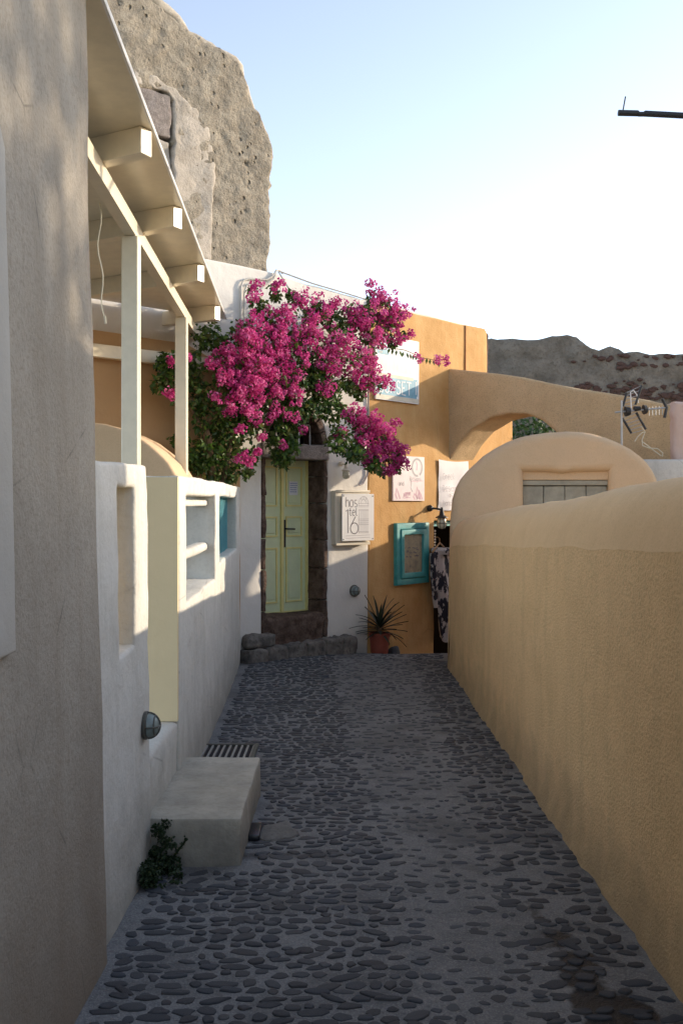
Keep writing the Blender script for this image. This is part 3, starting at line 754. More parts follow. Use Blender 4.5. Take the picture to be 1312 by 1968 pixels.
def lantern(fr, u, z, s, arm, label, du=0.0, metal='iron'):
    """wall lantern on an arm: n grows out of the wall"""
    t = thing('wall_lantern', fr(u, 0, z), label, 'lamp', 'wall lanterns on bracket arms')
    nv = fr(0, 1, 0) - fr(0, 0, 0)
    b = MB(); b.lathe([(0, 0), (.032 * s, 0), (.036 * s, .02 * s), (.02 * s, .05 * s), (0, .052 * s)], fr(u, 0, z), nv, 14); b.build('wall_mount', M[metal], t)
    b = MB(); b.tube([fr(u, .03 * s, z), fr(u + du * .5, arm * .6, z - .004), fr(u + du, arm, z - .014 * s)], .0105 * s, 8); b.build('arm', M[metal], t)
    o = fr(u + du, arm, z - .02 * s)
    b = MB(); b.lathe([(0, .03 * s), (.012 * s, .03 * s), (.02 * s, -.01 * s), (.028 * s, -.05 * s), (.062 * s, -.07 * s), (.064 * s, -.078 * s), (.03 * s, -.078 * s)], o, n=16); b.build('shade', M[metal], t)
    b = MB(); b.lathe([(.036 * s, -.079 * s), (.045 * s, -.1 * s), (.046 * s, -.15 * s), (.036 * s, -.175 * s), (.015 * s, -.188 * s), (0, -.19 * s)], o, n=16); b.build('glass', M['glassy'], t)
    b = MB()
    for k in range(6):
        a = R(60 * k); b.tube([o + Vector((math.cos(a) * .04 * s, math.sin(a) * .04 * s, -.08 * s)), o + Vector((math.cos(a) * .049 * s, math.sin(a) * .049 * s, -.15 * s)), o + Vector((math.cos(a) * .03 * s, math.sin(a) * .03 * s, -.19 * s))], .003 * s, 5)
    b.tube([o + Vector((math.cos(R(a * 20)) * .049 * s, math.sin(R(a * 20)) * .049 * s, -.13 * s)) for a in range(19)], .003 * s, 5)
    b.build('cage', M[metal], t); return t
lantern(FH, -.455, 2.17, .85, .10, 'small cream wall lantern on the white wall above the hostel sign', 0, 'signbox')
bulkhead(FH, -.235, .70, .062, 'dull bronze caged bulkhead lamp on the hostel wall above the potted plant')

# conduit and rope on the hostel front
t = thing('conduit_pipe', FH(-1.9, .02, 3.4), 'pair of thin pale conduit pipes bending round the top of the hostel wall', 'pipe')
for k, e in enumerate((0, .045)):
    b = MB(); b.tube([FH(-1.9 + e, .022, 3.2), FH(-1.9 + e, .022, 3.98 - e), FH(-1.87 + e, .022, 4.05 - e), FH(-1.80 + e, .022, 4.08 - e), FH(-1.55, .022, 4.11 - e), FH(-1.46, .022, 4.17 - e * .6), FH(-1.42, .02, 4.23), FH(-1.36, .0, 4.245), FH(-1.3, -.02, 4.225)], .011, 7); b.build('pipe', M['pipe'], t)
b = MB(); b.tube([FH(-1.40, .03, 4.22), FH(-1.3, .16, 3.95), FH(-1.2, .33, 3.62)], .008, 6); b.tube([FH(-1.36, .0, 4.235), FH(-.9, .02, 4.17), FH(-.4, .015, 4.14), FH(-.05, .01, 4.115)], .009, 6)
tag(b.build('support_rope', M['pipe']), 'thin rope tying the bougainvillea to the hostel roof edge', 'rope')
b = MB(); b.tube([FH(-.012, .016, z) for z in (4.1, 3.2, 2.45, 2.2)] + [FH(-.03, .016, 2.05), FH(-.1, .018, 1.95), FH(-.16, .018, 1.93)], .011, 6)
tag(b.build('corner_cable', M['ink_light']), 'grey cable running down the hostel corner and curling above the sign', 'cable')

# tall ruin rising above the hostel's left part
t = thing('ruined_house', FH(-3, -.1, 4.1), 'tall pitted earth-grey ruined wall rising above the white hostel', 'ruin')
ro = [(-5.6, 4.08), (-1.80, 4.08), (-1.47, 4.19), (-1.46, 4.46), (-1.43, 5.0), (-1.425, 5.316), (-1.42, 5.543), (-1.5, 5.76), (-1.54, 5.84), (-1.66, 5.956), (-1.72, 6.06), (-1.80, 6.221), (-1.853, 6.344), (-2.011, 6.405), (-2.145, 6.417), (-2.5, 6.489), (-2.63, 6.578), (-2.9, 6.664), (-3.5, 6.76), (-5.6, 6.9)]
niche = [(-3.16, 4.5), (-2.69, 4.5), (-2.695, 5.1), (-2.71, 5.72), (-2.8, 5.77), (-3.0, 5.76), (-3.16, 5.70)]
def rf(u, w, z):
    a = .024 * (noise.noise(Vector((u * 1.7, z * 1.7, 5))) + .6 * noise.noise(Vector((u * 5, z * 5, 9))) + .35 * noise.noise(Vector((u * 13, z * 13, 2))))
    hole = 0
    if w > -.2:
        d, p = noise.voronoi(Vector((u * 5.2, z * 5.2, 1.0)))
        if noise.noise(Vector((u * 1.1, z * .9, 40))) > -.25 and d[0] < .17 and noise.cell(p[0] * 7.7) > .35: hole = .05 * (1 - d[0] / .17)
    return FH(u, w - .03 + a - hole, z)
plate('wall', ro, [niche], .55, M['ruin'], t, rf, bev=.05, res=.07, jit=.028, step=.035, amp=.014, nscale=9, seed=33)
def pf(u, w, z): return FH(u, w + .02 * noise.noise(Vector((u * 3, z * 3, 8))) + .012 * noise.noise(Vector((u * 9, z * 9, 8))), z)
plate('plaster_patch', [(-2.70, 4.2), (-2.24, 4.2), (-2.245, 4.7), (-2.19, 5.2), (-2.21, 5.45), (-2.3, 5.62), (-2.42, 5.71), (-2.55, 5.74), (-2.67, 5.84), (-2.9, 5.9), (-3.14, 5.88), (-3.25, 5.70), (-3.18, 5.74), (-2.98, 5.79), (-2.76, 5.79), (-2.69, 5.73)], [], .09, M['ruin_patch'], t, lambda u, w, z: pf(u, w - .024, z), bev=.02, res=.06, jit=.012, step=.06, amp=.012, nscale=7, seed=4)
box_obj('niche_block', (-3.2, -.30, 5.33), (-2.722, -.035, 5.76), M['lintel'], t, FH, bev=.02, step=.06, amp=.02, nscale=6, seed=1)
box_obj('niche_block', (-3.2, -.30, 4.9), (-2.722, -.05, 5.32), M['ruin_patch'], t, FH, bev=.03, step=.06, amp=.03, nscale=6, seed=2)
box_obj('niche_block', (-3.2, -.30, 4.45), (-2.722, -.05, 4.89), M['ruin_patch'], t, FH, bev=.03, step=.06, amp=.03, nscale=6, seed=3)
cap = MB(); cl = ro[6:]
cc = resample(cl, .07)[:-30] if False else []
q = []
for a, c in zip(cl[:-1], cl[1:]):
    k = max(1, int(math.hypot(c[0] - a[0], c[1] - a[1]) / .07))
    for i in range(k): q.append((a[0] + (c[0] - a[0]) * i / k, a[1] + (c[1] - a[1]) * i / k))
cap.tube([FH(u, -.10, z - .015) + noise.noise_vector(Vector((u * 6, z * 6, 3))) * .02 for u, z in q], [(.06 + .035 * noise.noise(Vector((u * 7, z * 7, 1)))) * min(1, .15 + i * .08) for i, (u, z) in enumerate(q)], 9)
cap.build('mortar_rim', M['ruin_cap'], t)

# ------------------------------------------------------------------ orange house
FO = Fr(.313, 11.74, 50.194)
t = orange = thing('orange_house', FO(1.3, 0, -.1), 'orange limewashed shop house standing right of the hostel', 'house')
oo = [(.004, -.6), (3.36, -.6), (3.36, 3.25), (2.66, 3.3), (2.655, 4.09), (2.6, 4.13), (2.3, 4.125), (2.0, 4.105), (1.3, 4.10), (.77, 4.10), (.004, 4.085)]
plate('wall', oo, [[(1.37, -.55), (2.25, -.55), (2.25, 1.49), (1.37, 1.492)]], .35, M['orange'], t, lambda u, w, z: FO(u, w, z), bev=.02, step=.14, amp=.009, nscale=2.4, seed=44)
box_obj('wall_end', (2.662, -.35, 3.25), (2.715, -.02, 4.08), M['lava'], t, FO, bev=.01, step=.05, amp=.02, nscale=9)
box_obj('roof_screed', (.004, -.34, 4.095), (2.6, -.03, 4.13), M['sign_cream'], t, FO, bev=.01, step=.1, amp=.008)
b = MB(); b.tube([FO(2.09, .006, z) for z in (4.1, 3.9, 3.6, 3.3)], .012, 6); b.build('drain_pipe', M['rust'], t)
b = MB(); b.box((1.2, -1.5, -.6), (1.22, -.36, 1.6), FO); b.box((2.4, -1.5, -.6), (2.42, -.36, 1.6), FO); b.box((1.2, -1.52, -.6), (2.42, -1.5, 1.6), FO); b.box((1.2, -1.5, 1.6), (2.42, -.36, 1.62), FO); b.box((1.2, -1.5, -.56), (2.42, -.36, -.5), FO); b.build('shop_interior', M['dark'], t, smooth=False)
box_obj('door_head', (1.372, -.3, 1.42), (2.25, -.1, 1.488), M['teal'], t, FO)

t = thing('cafe_sign', FO(.55, 0, 2.95), 'faded blue and white painted sign board reading SUNSET high on the orange wall', 'sign')
box_obj('board', (.10, .01, 2.955), (.985, .035, 3.74), M['sign_print'], t, FO, bev=.003, seg=1)
b = MB(); SB = .0365
b.box((.13, .035, 3.5), (.36, SB, 3.73), FO); b.box((.12, .035, 3.02), (.93, SB, 3.235), FO); b.box((.86, .035, 3.05), (.95, SB + .0002, 3.26), FO)
b.build('blue_panel', M['sign_blue'], t, smooth=False)
b = MB(); b.box((.11, .035, 2.965), (.975, SB, 3.018), FO); b.box((.12, .035, 3.236), (.86, SB, 3.275), FO); b.build('cream_band', M['sign_cream'], t, smooth=False)
b = MB(); write(b, FO, 'CA', .155, 3.56, .09, SB + .002, .016, .25); b.build('lettering', M['sign_print'], t, smooth=False)
b = MB(); write(b, FO, 'SUNSET', .16, 3.05, .125, SB + .002, .017, .28, .85); b.build('lettering', M['sign_print'], t, smooth=False)
b = MB(); ribbon(b, FO, [(.915, 3.07), (.915, 3.23)], .016, SB + .002); b.build('stroke', M['sign_print'], t, smooth=False)
b = MB()
for i in range(26):
    u = .17 + i * .027; ribbon(b, FO, [(u, 3.30 + rnd.uniform(0, .01)), (u + rnd.uniform(-.004, .004), 3.46 + rnd.uniform(-.03, .02))], .004, SB - .0005)
write(b, FO, 'and', .17, 3.515, .02, SB + .002, .004)
b.build('faint_strokes', M['sign_cream'], t, smooth=False)

t = thing('flyer_poster', FO(.78, 0, 1.75), 'pale lilac poster with a grey oval ring on the orange wall', 'poster')
box_obj('board', (.45, .006, 1.748), (1.11, .03, 2.30), M['poster'], t, FO, bev=.002, seg=1)
b = MB(); ribbon(b, FO, arc(.95, 2.165, .105, .105, -60, 280, 30), .028, .0315); b.build('ring_print', M['poster_grey'], t, smooth=False)
b = MB(); write(b, FO, 'and', .56, 1.935, .042, .0315, .006); b.build('lettering', M['poster_grey'], t, smooth=False)
b = MB(); write(b, FO, 'Designs', .80, 2.0, .04, .0315, .004); ribbon(b, FO, [(.80, 2.03), (.83, 1.97), (.81, 1.91), (.85, 1.86)], .012, .0315); b.build('grey_print', M['poster_grey'], t, smooth=False)
b = MB()
for (u, h) in ((.53, .13), (.96, .15), (1.0, .11), (.9, .07)):
    ribbon(b, FO, [(u, 1.77), (u - .03, 1.77 + h * .4), (u - .01, 1.77 + h), (u + .03, 1.77 + h * .5), (u + .06, 1.77)], .022, .0312)
for k in range(18): ribbon(b, FO, [(.64 + rnd.random() * .17, 1.77 + rnd.random() * .09)] * 1 + [(.66 + rnd.random() * .15, 1.775 + rnd.random() * .1)], .008, .0313)
b.build('pink_print', M['poster_pink'], t, smooth=False, kind='stuff')
b = MB(); ribbon(b, FO, [(.93, 2.24), (.95, 2.2), (.94, 2.13)], .022, .0313); b.build('petal_print', M['poster_pink'], t, smooth=False)
b = MB(); ribbon(b, FO, [(.82, 1.99), (1.08, 2.0)], .006, .0313)
b.build('underline_print', M['poster_pink'], t, smooth=False)

t = thing('shop_banner', FO(1.78, 0, 1.6), 'white cloth banner with faint handwriting hanging above the shop doorway', 'banner')
b = MB(); nu, nz = 14, 14
for j in range(nz + 1):
    for i in range(nu + 1):
        u = 1.44 + .70 * i / nu; z = 2.285 - .66 * j / nz
        sag = .018 * math.sin(math.pi * i / nu) * (j == 0); nrm = .02 + .012 * math.sin(u * 13 + z * 3) * (j / nz) + .006 * math.sin(z * 15)
        b.v.append(tuple(FO(u + .012 * math.sin(z * 4) * (j / nz), nrm, z - sag)))
for j in range(nz):
    for i in range(nu):
        a = j * (nu + 1) + i; b.f.append((a, a + 1, a + nu + 2, a + nu + 1))
b.build('cloth', M['banner'], t)
for wd, u, z, h in (('Greek', 1.50, 2.03, .062), ('Design', 1.50, 1.875, .062), ('by', 1.66, 1.80, .04), ('hand', 1.51, 1.69, .055)):
    b = MB(); write(b, FO, wd, u, z, h, .0435, .0055); b.build('lettering', M['ink_light'], t, smooth=False)

lantern(FO, 1.24, 1.655, 1.25, .19, 'black wall lantern with a clear caged glass above the shop doorway', .02)

t = thing('display_frame', FO(.84, 0, .71), 'turquoise framed glass display case with a faded map on the orange wall', 'frame')
plate('outer_frame', [(.50, .715), (1.185, .715), (1.185, 1.475), (.50, 1.475)], [[(.575, .79), (1.11, .79), (1.11, 1.40), (.575, 1.40)]], .05, M['teal'], t, lambda u, w, z: FO(u, w + .052, z), bev=.008, step=0, amp=0)
plate('inner_frame', [(.58, .795), (1.105, .795), (1.105, 1.395), (.58, 1.395)], [[(.645, .86), (1.04, .86), (1.04, 1.33), (.645, 1.33)]], .05, M['teal'], t, lambda u, w, z: FO(u, w + .066, z), bev=.01, step=0, amp=0)
b = MB(); b.box((.64, .005, .855), (1.045, .04, 1.335), FO); b.build('map_sheet', M['map'], t, smooth=False)
b = MB()
for k in range(16):
    u = .69 + rnd.random() * .27; z = 1.03 + rnd.random() * .14; ribbon(b, FO, [(u, z), (u + .03, z + .006), (u + .05, z - .004)], .012, .0412)
b.build('map_print', M['ink'], t, smooth=False, kind='stuff')

# dress, purple garment, beads at the shop door
t = thing('dress', FO(1.42, .1, 0), 'long black and white blotched dress hanging on a wooden hanger by the shop door', 'dress')
b = MB(); hu, hz = 1.33, 1.22
b.tube([FO(hu - .19, .13, hz - .12), FO(hu, .11, hz - .005), FO(hu + .17, .12, hz - .12)], .011, 7); b.tube([FO(hu, .11, hz), FO(hu, .11, hz + .05), FO(hu - .02, .09, hz + .07), FO(hu - .03, .05, hz + .05)], .005, 6); b.build('hanger', M['wood'], t)
b = MB(); n, rows = 36, 30
for j in range(rows + 1):
    f = j / rows; z = hz - .09 - f * 1.16
    cu = hu + .02 + .20 * f ** .9; hw = .185 + .05 * math.sin(f * 2.2) - .06 * f; dp = .05 + .055 * f
    if j == 0: hw *= .72; dp *= .6
    for k in range(n):
        a = 2 * math.pi * k / n
        fold = 1 + (.24 * f + .06) * math.sin(a * 6 + 3.2 * f + .7 * math.sin(f * 7))
        b.v.append(tuple(FO(cu + hw * math.cos(a) * (1 + .1 * math.sin(a * 5 + f * 4) * f), .13 + dp * math.sin(a) * fold, z + .03 * math.cos(a * 3 + 1) * (f > .95))))
for j in range(rows):
    for k in range(n): b.f.append((j * n + k, j * n + (k + 1) % n, (j + 1) * n + (k + 1) % n, (j + 1) * n + k))
b.build('cloth', M['cloth'], t, ang=80)
b = MB(); b.lathe([(.0, .0), (.13, .0), (.155, -.03), (.14, -.08), (.11, -.06)], FO(hu + .04, .12, hz - .07), (0, 0, 1), 20); b.build('collar', M['cloth'], t)
b = MB(); b.tube([FO(hu - .19, .13, hz - .13), FO(hu - .165, .13, hz - .4), FO(hu - .135, .13, hz - .68), FO(hu - .12, .13, hz - .82)], [.035, .045, .04, .025], 9); b.build('sleeve', M['cloth'], t)
b = MB(); n = 18
for j in range(13):
    f = j / 12; z = 1.1 - f * .5
    for k in range(n):
        a = 2 * math.pi * k / n; b.v.append(tuple(FO(1.86 + (.16 + .05 * f) * math.cos(a), -.28 + .05 * math.sin(a) * (1 + .3 * math.sin(a * 5)), z)))
for j in range(12):
    for k in range(n): b.f.append((j * n + k, j * n + (k + 1) % n, (j + 1) * n + (k + 1) % n, (j + 1) * n + k))
tag(b.build('garment', M['purple_cloth']), 'purple garment hanging inside the dark shop doorway', 'garment')
t = thing('bead_strand', FO(1.47, -.05, 1.25), 'strand of white beads hanging in the shop doorway', 'beads')
for k in range(7):
    b = MB(); b.lathe([(0, -.014), (.012, -.008), (.012, .008), (0, .014)], FO(1.47, -.06, 1.36 - k * .037), n=8); b.build('bead', M['white_bead'], t)

# potted yucca and the dark stone beside it
pc = FO(.0, .17, 0); pz = ground_z(pc.x, pc.y) + .005
t = thing('potted_yucca', (pc.x, pc.y, pz), 'spiky dark yucca in a terracotta pot at the foot of the orange wall', 'plant')
b = MB(); b.lathe([(0, 0), (.098, 0), (.118, .19), (.124, .195), (.128, .235), (.112, .238), (.108, .2), (0, .195)], (pc.x, pc.y, pz), n=24); b.build('pot', M['pot'], t)
b = MB(); b.lathe([(.04, 0), (.035, .1), (.02, .16), (0, .17)], (pc.x, pc.y, pz + .19), n=10); b.build('stem', M['bark'], t)
yl = []
for k in range(5):
    b = MB(); L = .33; n = 7; r = random.Random(k); bend = r.uniform(.02, .16)
    for i in range(n + 1):
        f = i / n; w = .016 * (1 - f) ** .6 * (.55 + .9 * min(1, f * 3)) if f < 1 else .0005
        x = L * f; z = -bend * f * f
        b.v += [(x, -w, z + .004), (x, 0, z - .003), (x, w, z + .004)]
    for i in range(n): b.f += [(3 * i, 3 * i + 1, 3 * i + 4, 3 * i + 3), (3 * i + 1, 3 * i + 2, 3 * i + 5, 3 * i + 4)]
    yl.append(b.mesh('leaf', M['yucca'], recalc=False, ang=70))
for i in range(46):
    o = bpy.data.objects.new('leaf', yl[i % 5]); COL.objects.link(o); o.parent = t
    el = R(88 - (i / 45) ** .8 * 100); az = i * 2.39996
    o.location = (.02 * math.cos(az), .02 * math.sin(az), .24 + .1 * (1 - i / 45)); o.rotation_euler = (0, -el, az); s = rnd.uniform(.85, 1.2); o.scale = (s, 1, 1)
tag(box_obj('stone', (.28, .05, ground_z(.5, 11.95) - .03), (.43, .18, ground_z(.5, 11.95) + .1), M['cobble'], None, FO, bev=.05, seg=3, step=.04, amp=.02, nscale=9), 'small dark stone on the ground right of the terracotta pot', 'stone')

# ------------------------------------------------------------------ arch wall, far ruin, tree
FA = Fr(1.405, 13.05, -38)
t = thing('arch_wall', FA(1.5, 0, 0), 'tan plastered wall with a round arch spanning the side lane', 'wall')
ao = [(-.05, 2.20), (-.05, 3.49), (.5, 3.40), (1.048, 3.285), (1.744, 3.109), (2.394, 2.96), (2.96, 2.815), (2.96, -.6), (1.86, -.6), (1.84, 2.0), (1.76, 2.25), (1.64, 2.45), (1.506, 2.6), (1.332, 2.74), (1.12, 2.831), (.866, 2.848), (.605, 2.807), (.338, 2.68), (.143, 2.49), (0.03, 2.33)]
plate('wall', ao, [], .6, M['arch'], t, lambda u, w, z: FA(u, w, z), bev=.03, step=.13, amp=.012, nscale=2.6, seed=55)
t = thing('pink_wall', (4.2, 11.25, 0), 'crumbling pale pink wall end at the right edge of the photo', 'wall')
plate('wall', [(3.66, -.6), (5.2, -.6), (5.2, 2.8), (3.72, 2.86)], [], .4, M['pinkish'], t, lambda u, w, z: (u, 11.14 - w, z), bev=.04, res=.1, jit=.015, step=.1, amp=.03, nscale=4)
t = thing('low_wall', (4.2, 10.95, 0), 'low bluish white wall behind the vaulted roof at right', 'wall')
plate('wall', [(3.25, -.5), (5.2, -.5), (5.2, 2.2), (3.25, 2.2)], [], .15, M['white'], t, lambda u, w, z: (u, 10.92 - w, z), bev=.03, step=.2, amp=.006)
t = thing('hidden_shade_wall', (4.2, 13.3, 0), 'unseen plastered wall added beyond the arch to shade the house fronts', 'wall')
plate('wall', [(0, -.9), (2.4, -.9), (2.4, 2.25), (0, 2.15)], [], .25, M['arch'], t, lambda u, w, z: Fr(3.6, 13.9, -52)(u, w, z), bev=.03, step=.3, amp=.01)  # unseen wall added behind the arch to shade the foot of the fronts

t = thing('ruined_wall', (4.5, 17.5, -.9), 'dark grey-brown ruined masonry wall on the skyline at right', 'ruin')
q = [(2.3, -1.0), (7.6, -1.0), (7.6, 4.3), (6.6, 4.40), (6.0, 4.353), (5.434, 4.353), (5.2, 4.41), (4.976, 4.385), (4.75, 4.49), (4.52, 4.42), (4.29, 4.49), (4.2, 4.60), (4.15, 4.646), (3.9, 4.68), (3.7, 4.673), (3.42, 4.60), (3.0, 4.61), (2.625, 4.609), (2.3, 4.6)]
plate('wall', q, [], .6, M['far_ruin'], t, lambda u, w, z: (u, 17.5 - w - .05 * noise.noise(Vector((u * 3, z * 3, 1))), z), bev=.02, res=.12, jit=.014, step=.1, amp=.025, nscale=6, seed=61)
sm = []
for k in range(8):
    r = random.Random(k); bm = bmesh.new(); bmesh.ops.create_icosphere(bm, subdivisions=1, radius=.5)
    for v in bm.verts: v.co *= r.uniform(.75, 1.1)
    me = bpy.data.meshes.new('stone'); bm.to_mesh(me); bm.free(); me.materials.append(M['lava']); sm.append(me)
for i in range(190):
    u = rnd.uniform(4.05, 6.3); z = rnd.choice((rnd.uniform(3.55, 3.78), rnd.uniform(3.5, 3.85), rnd.uniform(4.05, 4.34), rnd.uniform(3.5, 4.3)))
    if u < 4.8 and 3.85 < z < 4.2: continue
    if rnd.random() < .5 and 3.9 < z < 4.1: continue
    o = bpy.data.objects.new('stone', sm[i % 8]); COL.objects.link(o); o.parent = t; o.matrix_parent_inverse = Matrix.Translation(t.location).inverted()
    o.location = (u, 17.5 - .02, z); o.rotation_euler = (0, rnd.uniform(-.3, .3), 0); s = rnd.uniform(.4, 1.1); o.scale = (.17 * s, .06, .095 * s)

def leaves(mb, c, r, n, size, rr, squash=(1, 1, 1), shell=.55):
    c = Vector(c)
    for _ in range(n):
        d = Vector((rr.gauss(0, 1), rr.gauss(0, 1), rr.gauss(0, 1))).normalized()
        p = c + Vector([d[i] * squash[i] for i in range(3)]) * r * (shell + (1 - shell) * rr.random()) * rr.uniform(.75, 1.12)
        ax = (d * .6 + Vector((rr.uniform(-1, 1), rr.uniform(-1, 1), rr.uniform(-1.2, .5)))).normalized()
        sd = ax.cross(Vector((rr.uniform(-1, 1), rr.uniform(-1, 1), rr.uniform(-1, 1)))).normalized(); up = ax.cross(sd)
        l = size * rr.uniform(.6, 1.25); w = l * .33
        a, e = p - ax * l * .5, p + ax * l * .5; m = p - ax * l * .08
        mb.add([a, m + sd * w + up * w * .4, e, m - sd * w + up * w * .4], [(0, 1, 2), (0, 2, 3)], rr.random())
def tree(name, base, h, crown, n, size, label, seed):
    rr = random.Random(seed); base = Vector(base)
    t = thing(name, base, label, 'tree')
    b = MB(); b.tube([base, base + Vector((.05, .03, h * .35)), base + Vector((-.03, .06, h * .62)), base + Vector((.02, .02, h * .85))], [.13, .11, .08, .04], 9)
    for k in range(7):
        a = k * 2.4; s = base + Vector((0, .04, h * (.45 + .05 * k))); b.tube([s, s + Vector((math.cos(a) * crown * .4, math.sin(a) * crown * .4, .25 * h * .5)), s + Vector((math.cos(a) * crown * .8, math.sin(a) * crown * .8, .3 * h * .6))], [.05, .035, .015], 6)
    b.build('trunk', M['bark'], t)
    f = MB()
    for k in range(34):
        d = Vector((rr.gauss(0, 1), rr.gauss(0, 1), rr.gauss(0, .8))).normalized() * crown * rr.uniform(.35, .95)
        leaves(f, base + Vector((0, 0, h * .8)) + d, crown * rr.uniform(.22, .4), n, size, rr)
    f.build('crown', M['tree_leaf'], t, smooth=False, kind='stuff', recalc=False); return t
tree('tree', (3.05, 15.3, -.75), 3.6, 1.0, 90, .09, 'green leafy tree seen through the arch', 3)

# ------------------------------------------------------------------ right: lane wall, vaulted house
t = thing('vaulted_house', (2.2, 10.4, 0), 'sand coloured vaulted house with a rounded gable behind the lane wall', 'house')
gp = [(1.125, -.3), (1.13, 1.537), (1.153, 1.754), (1.19, 1.87), (1.245, 1.972), (1.31, 2.05), (1.381, 2.119), (1.48, 2.21), (1.598, 2.287), (1.73, 2.355), (1.87, 2.407), (2.0, 2.44), (2.15, 2.462), (2.359, 2.472), (2.5, 2.465), (2.631, 2.445), (2.77, 2.405), (2.903, 2.352), (3.02, 2.29), (3.121, 2.216), (3.2, 2.14), (3.256, 2.053), (3.3, 1.97), (3.33, 1.8), (3.34, -.3)]
def gf(u, w, z): return (u - .135 * w, 10.42 - w, z)
plate('gable', gp, [[(1.897, 1.0), (2.794, 1.0), (2.794, 2.055), (2.4, 2.04), (2.3, 2.03), (2.15, 2.045), (1.897, 2.05)]], .92, M['dome'], t, gf, bev=.075, step=.1, amp=.006, nscale=2.5, seed=70)
box_obj('lintel_panel', (1.885, -.15, 1.962), (2.805, -.085, 2.075), M['dome'], t, gf, bev=.004, seg=1)
sh = box_obj('shutter_head', (1.89, -.155, 1.905), (2.80, -.10, 1.96), M['grey_wood'], t, gf, bev=.006, seg=1)
for k in range(4):
    box_obj('plank', (1.90 + k * .224, -.16, 1.0), (2.118 + k * .224, -.125, 1.898), M['grey_wood'], t, gf, bev=.006, seg=1, step=.2, amp=.003, seed=k)
b = MB(); b.box((1.88, -.2, .99), (2.81, -.17, 2.1), gf); b.build('window_back', M['dark'], t, smooth=False)

def face_x(y):
    pts = [(-3, 1.2), (3.4, 1.195), (4.9, 1.15), (6.4, 1.148), (10.4, 1.127)]
    for (a, xa), (c, xc) in zip(pts[:-1], pts[1:]):
        if y <= c: return xa + (xc - xa) * max(0, (y - a)) / (c - a)
    return pts[-1][1]
def top_z(y):
    pts = [(-3, 2.05), (4.1, 1.815), (5.86, 1.742), (7.56, 1.692), (9.2, 1.62), (10.45, 1.56)]
    for (a, xa), (c, xc) in zip(pts[:-1], pts[1:]):
        if y <= c: return xa + (xc - xa) * max(0, (y - a)) / (c - a)
    return pts[-1][1]
t = thing('lane_wall', (1.3, 6, 0), 'long ochre roughcast wall with a rounded top along the right of the lane', 'wall')
NY = 150
prof = [(-.035, -.06), (-.022, .02), (-.008, .08), (0, .16), (0, .4), (0, .7), (0, 1.0)]
capp = [(0, -.42), (.0, -.34), (.006, -.28), (.022, -.2), (.055, -.12), (.1, -.06), (.16, -.02), (.24, 0), (.34, 0), (.44, -.02), (.5, -.08), (.54, -.2)]
def lane_pt(x, yy, z, rough):
    p = Vector((x, yy, z)); d = noise.noise_vector(p * 1.7) * .016 + noise.noise_vector(p * 6) * .005
    if rough: d += noise.noise_vector(p * 9) * .02
    return tuple(p + d)
wallm = MB(); capm = MB()
for j in range(NY + 1):
    yy = -3 + (10.43 + 3) * j / NY; x0 = face_x(yy); zt = top_z(yy); wob = .012 * noise.noise(Vector((yy * 1.1, 0, 3))) + .004 * noise.noise(Vector((yy * 6, 0, 3)))
    for k, (a, z) in enumerate(prof + [(0, zt - .42), (0, zt - .30 + wob)]): wallm.v.append(lane_pt(x0 + a, yy, z, k < 3))
    wallm.v.append((x0 + .04, yy, zt - .30 + wob))
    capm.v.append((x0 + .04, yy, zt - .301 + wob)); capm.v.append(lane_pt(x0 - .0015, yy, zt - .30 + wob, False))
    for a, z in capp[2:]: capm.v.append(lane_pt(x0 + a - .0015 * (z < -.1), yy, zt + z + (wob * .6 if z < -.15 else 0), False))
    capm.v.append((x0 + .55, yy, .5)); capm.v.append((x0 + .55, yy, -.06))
for mb, m_ in ((wallm, len(prof) + 3), (capm, len(capp) + 2)):
    for j in range(NY):
        for k in range(m_ - 1): mb.f.append((j * m_ + k, j * m_ + k + 1, (j + 1) * m_ + k + 1, (j + 1) * m_ + k))
    mb.f.append(tuple(range(m_))); mb.f.append(tuple(NY * m_ + k for k in range(m_))[::-1])
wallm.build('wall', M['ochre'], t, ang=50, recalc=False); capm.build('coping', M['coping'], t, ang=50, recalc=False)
g = MB(); g.box((1.6, -3, .1), (5.4, 10.4, .9)); tag(g.build('upper_terrace', M['terrace_floor'], smooth=False), 'raised terrace floor behind the ochre lane wall', None, None, 'structure')

# antenna on the vault, cable coil beside it
t = thing('tv_antenna', (3.04, 10.9, 2.25), 'grey and black television antenna fixed on the vaulted roof at right', 'antenna')
AY = 10.8
def ap(px, pz): return Vector((3.0 + (px - 250) * .000653, AY, 2.70 - (pz - 640) * .000653))
b = MB(); b.tube([(3.035, AY, 2.1), (3.035, AY, 2.83)], .013, 8); b.build('mast', M['alu'], t)
b = MB(); b.tube([ap(190, 640), ap(330, 625), ap(1050, 560)], .010, 7); b.build('boom', M['alu'], t)
for (x0, z0, x1, z1) in ((385, 310, 325, 540), (640, 190, 530, 510), (315, 730, 465, 985), (545, 640, 705, 920)):
    b = MB(); b.tube([ap(x0, z0), ap(x1, z1)], .013, 6); b.build('reflector_bar', M['iron'], t)
b = MB()
for i in range(6):
    f = i / 5; a = Vector(ap(320, 730)).lerp(ap(465, 985), f); c = Vector(ap(550, 640)).lerp(ap(700, 920), f); b.tube([a, c], .004, 5)
for i in range(5):
    f = i / 4; a = Vector(ap(385, 310)).lerp(ap(325, 540), f); c = Vector(ap(640, 190)).lerp(ap(530, 510), f); b.tube([a, c], .004, 5)
b.build('reflector_rods', M['alu'], t)
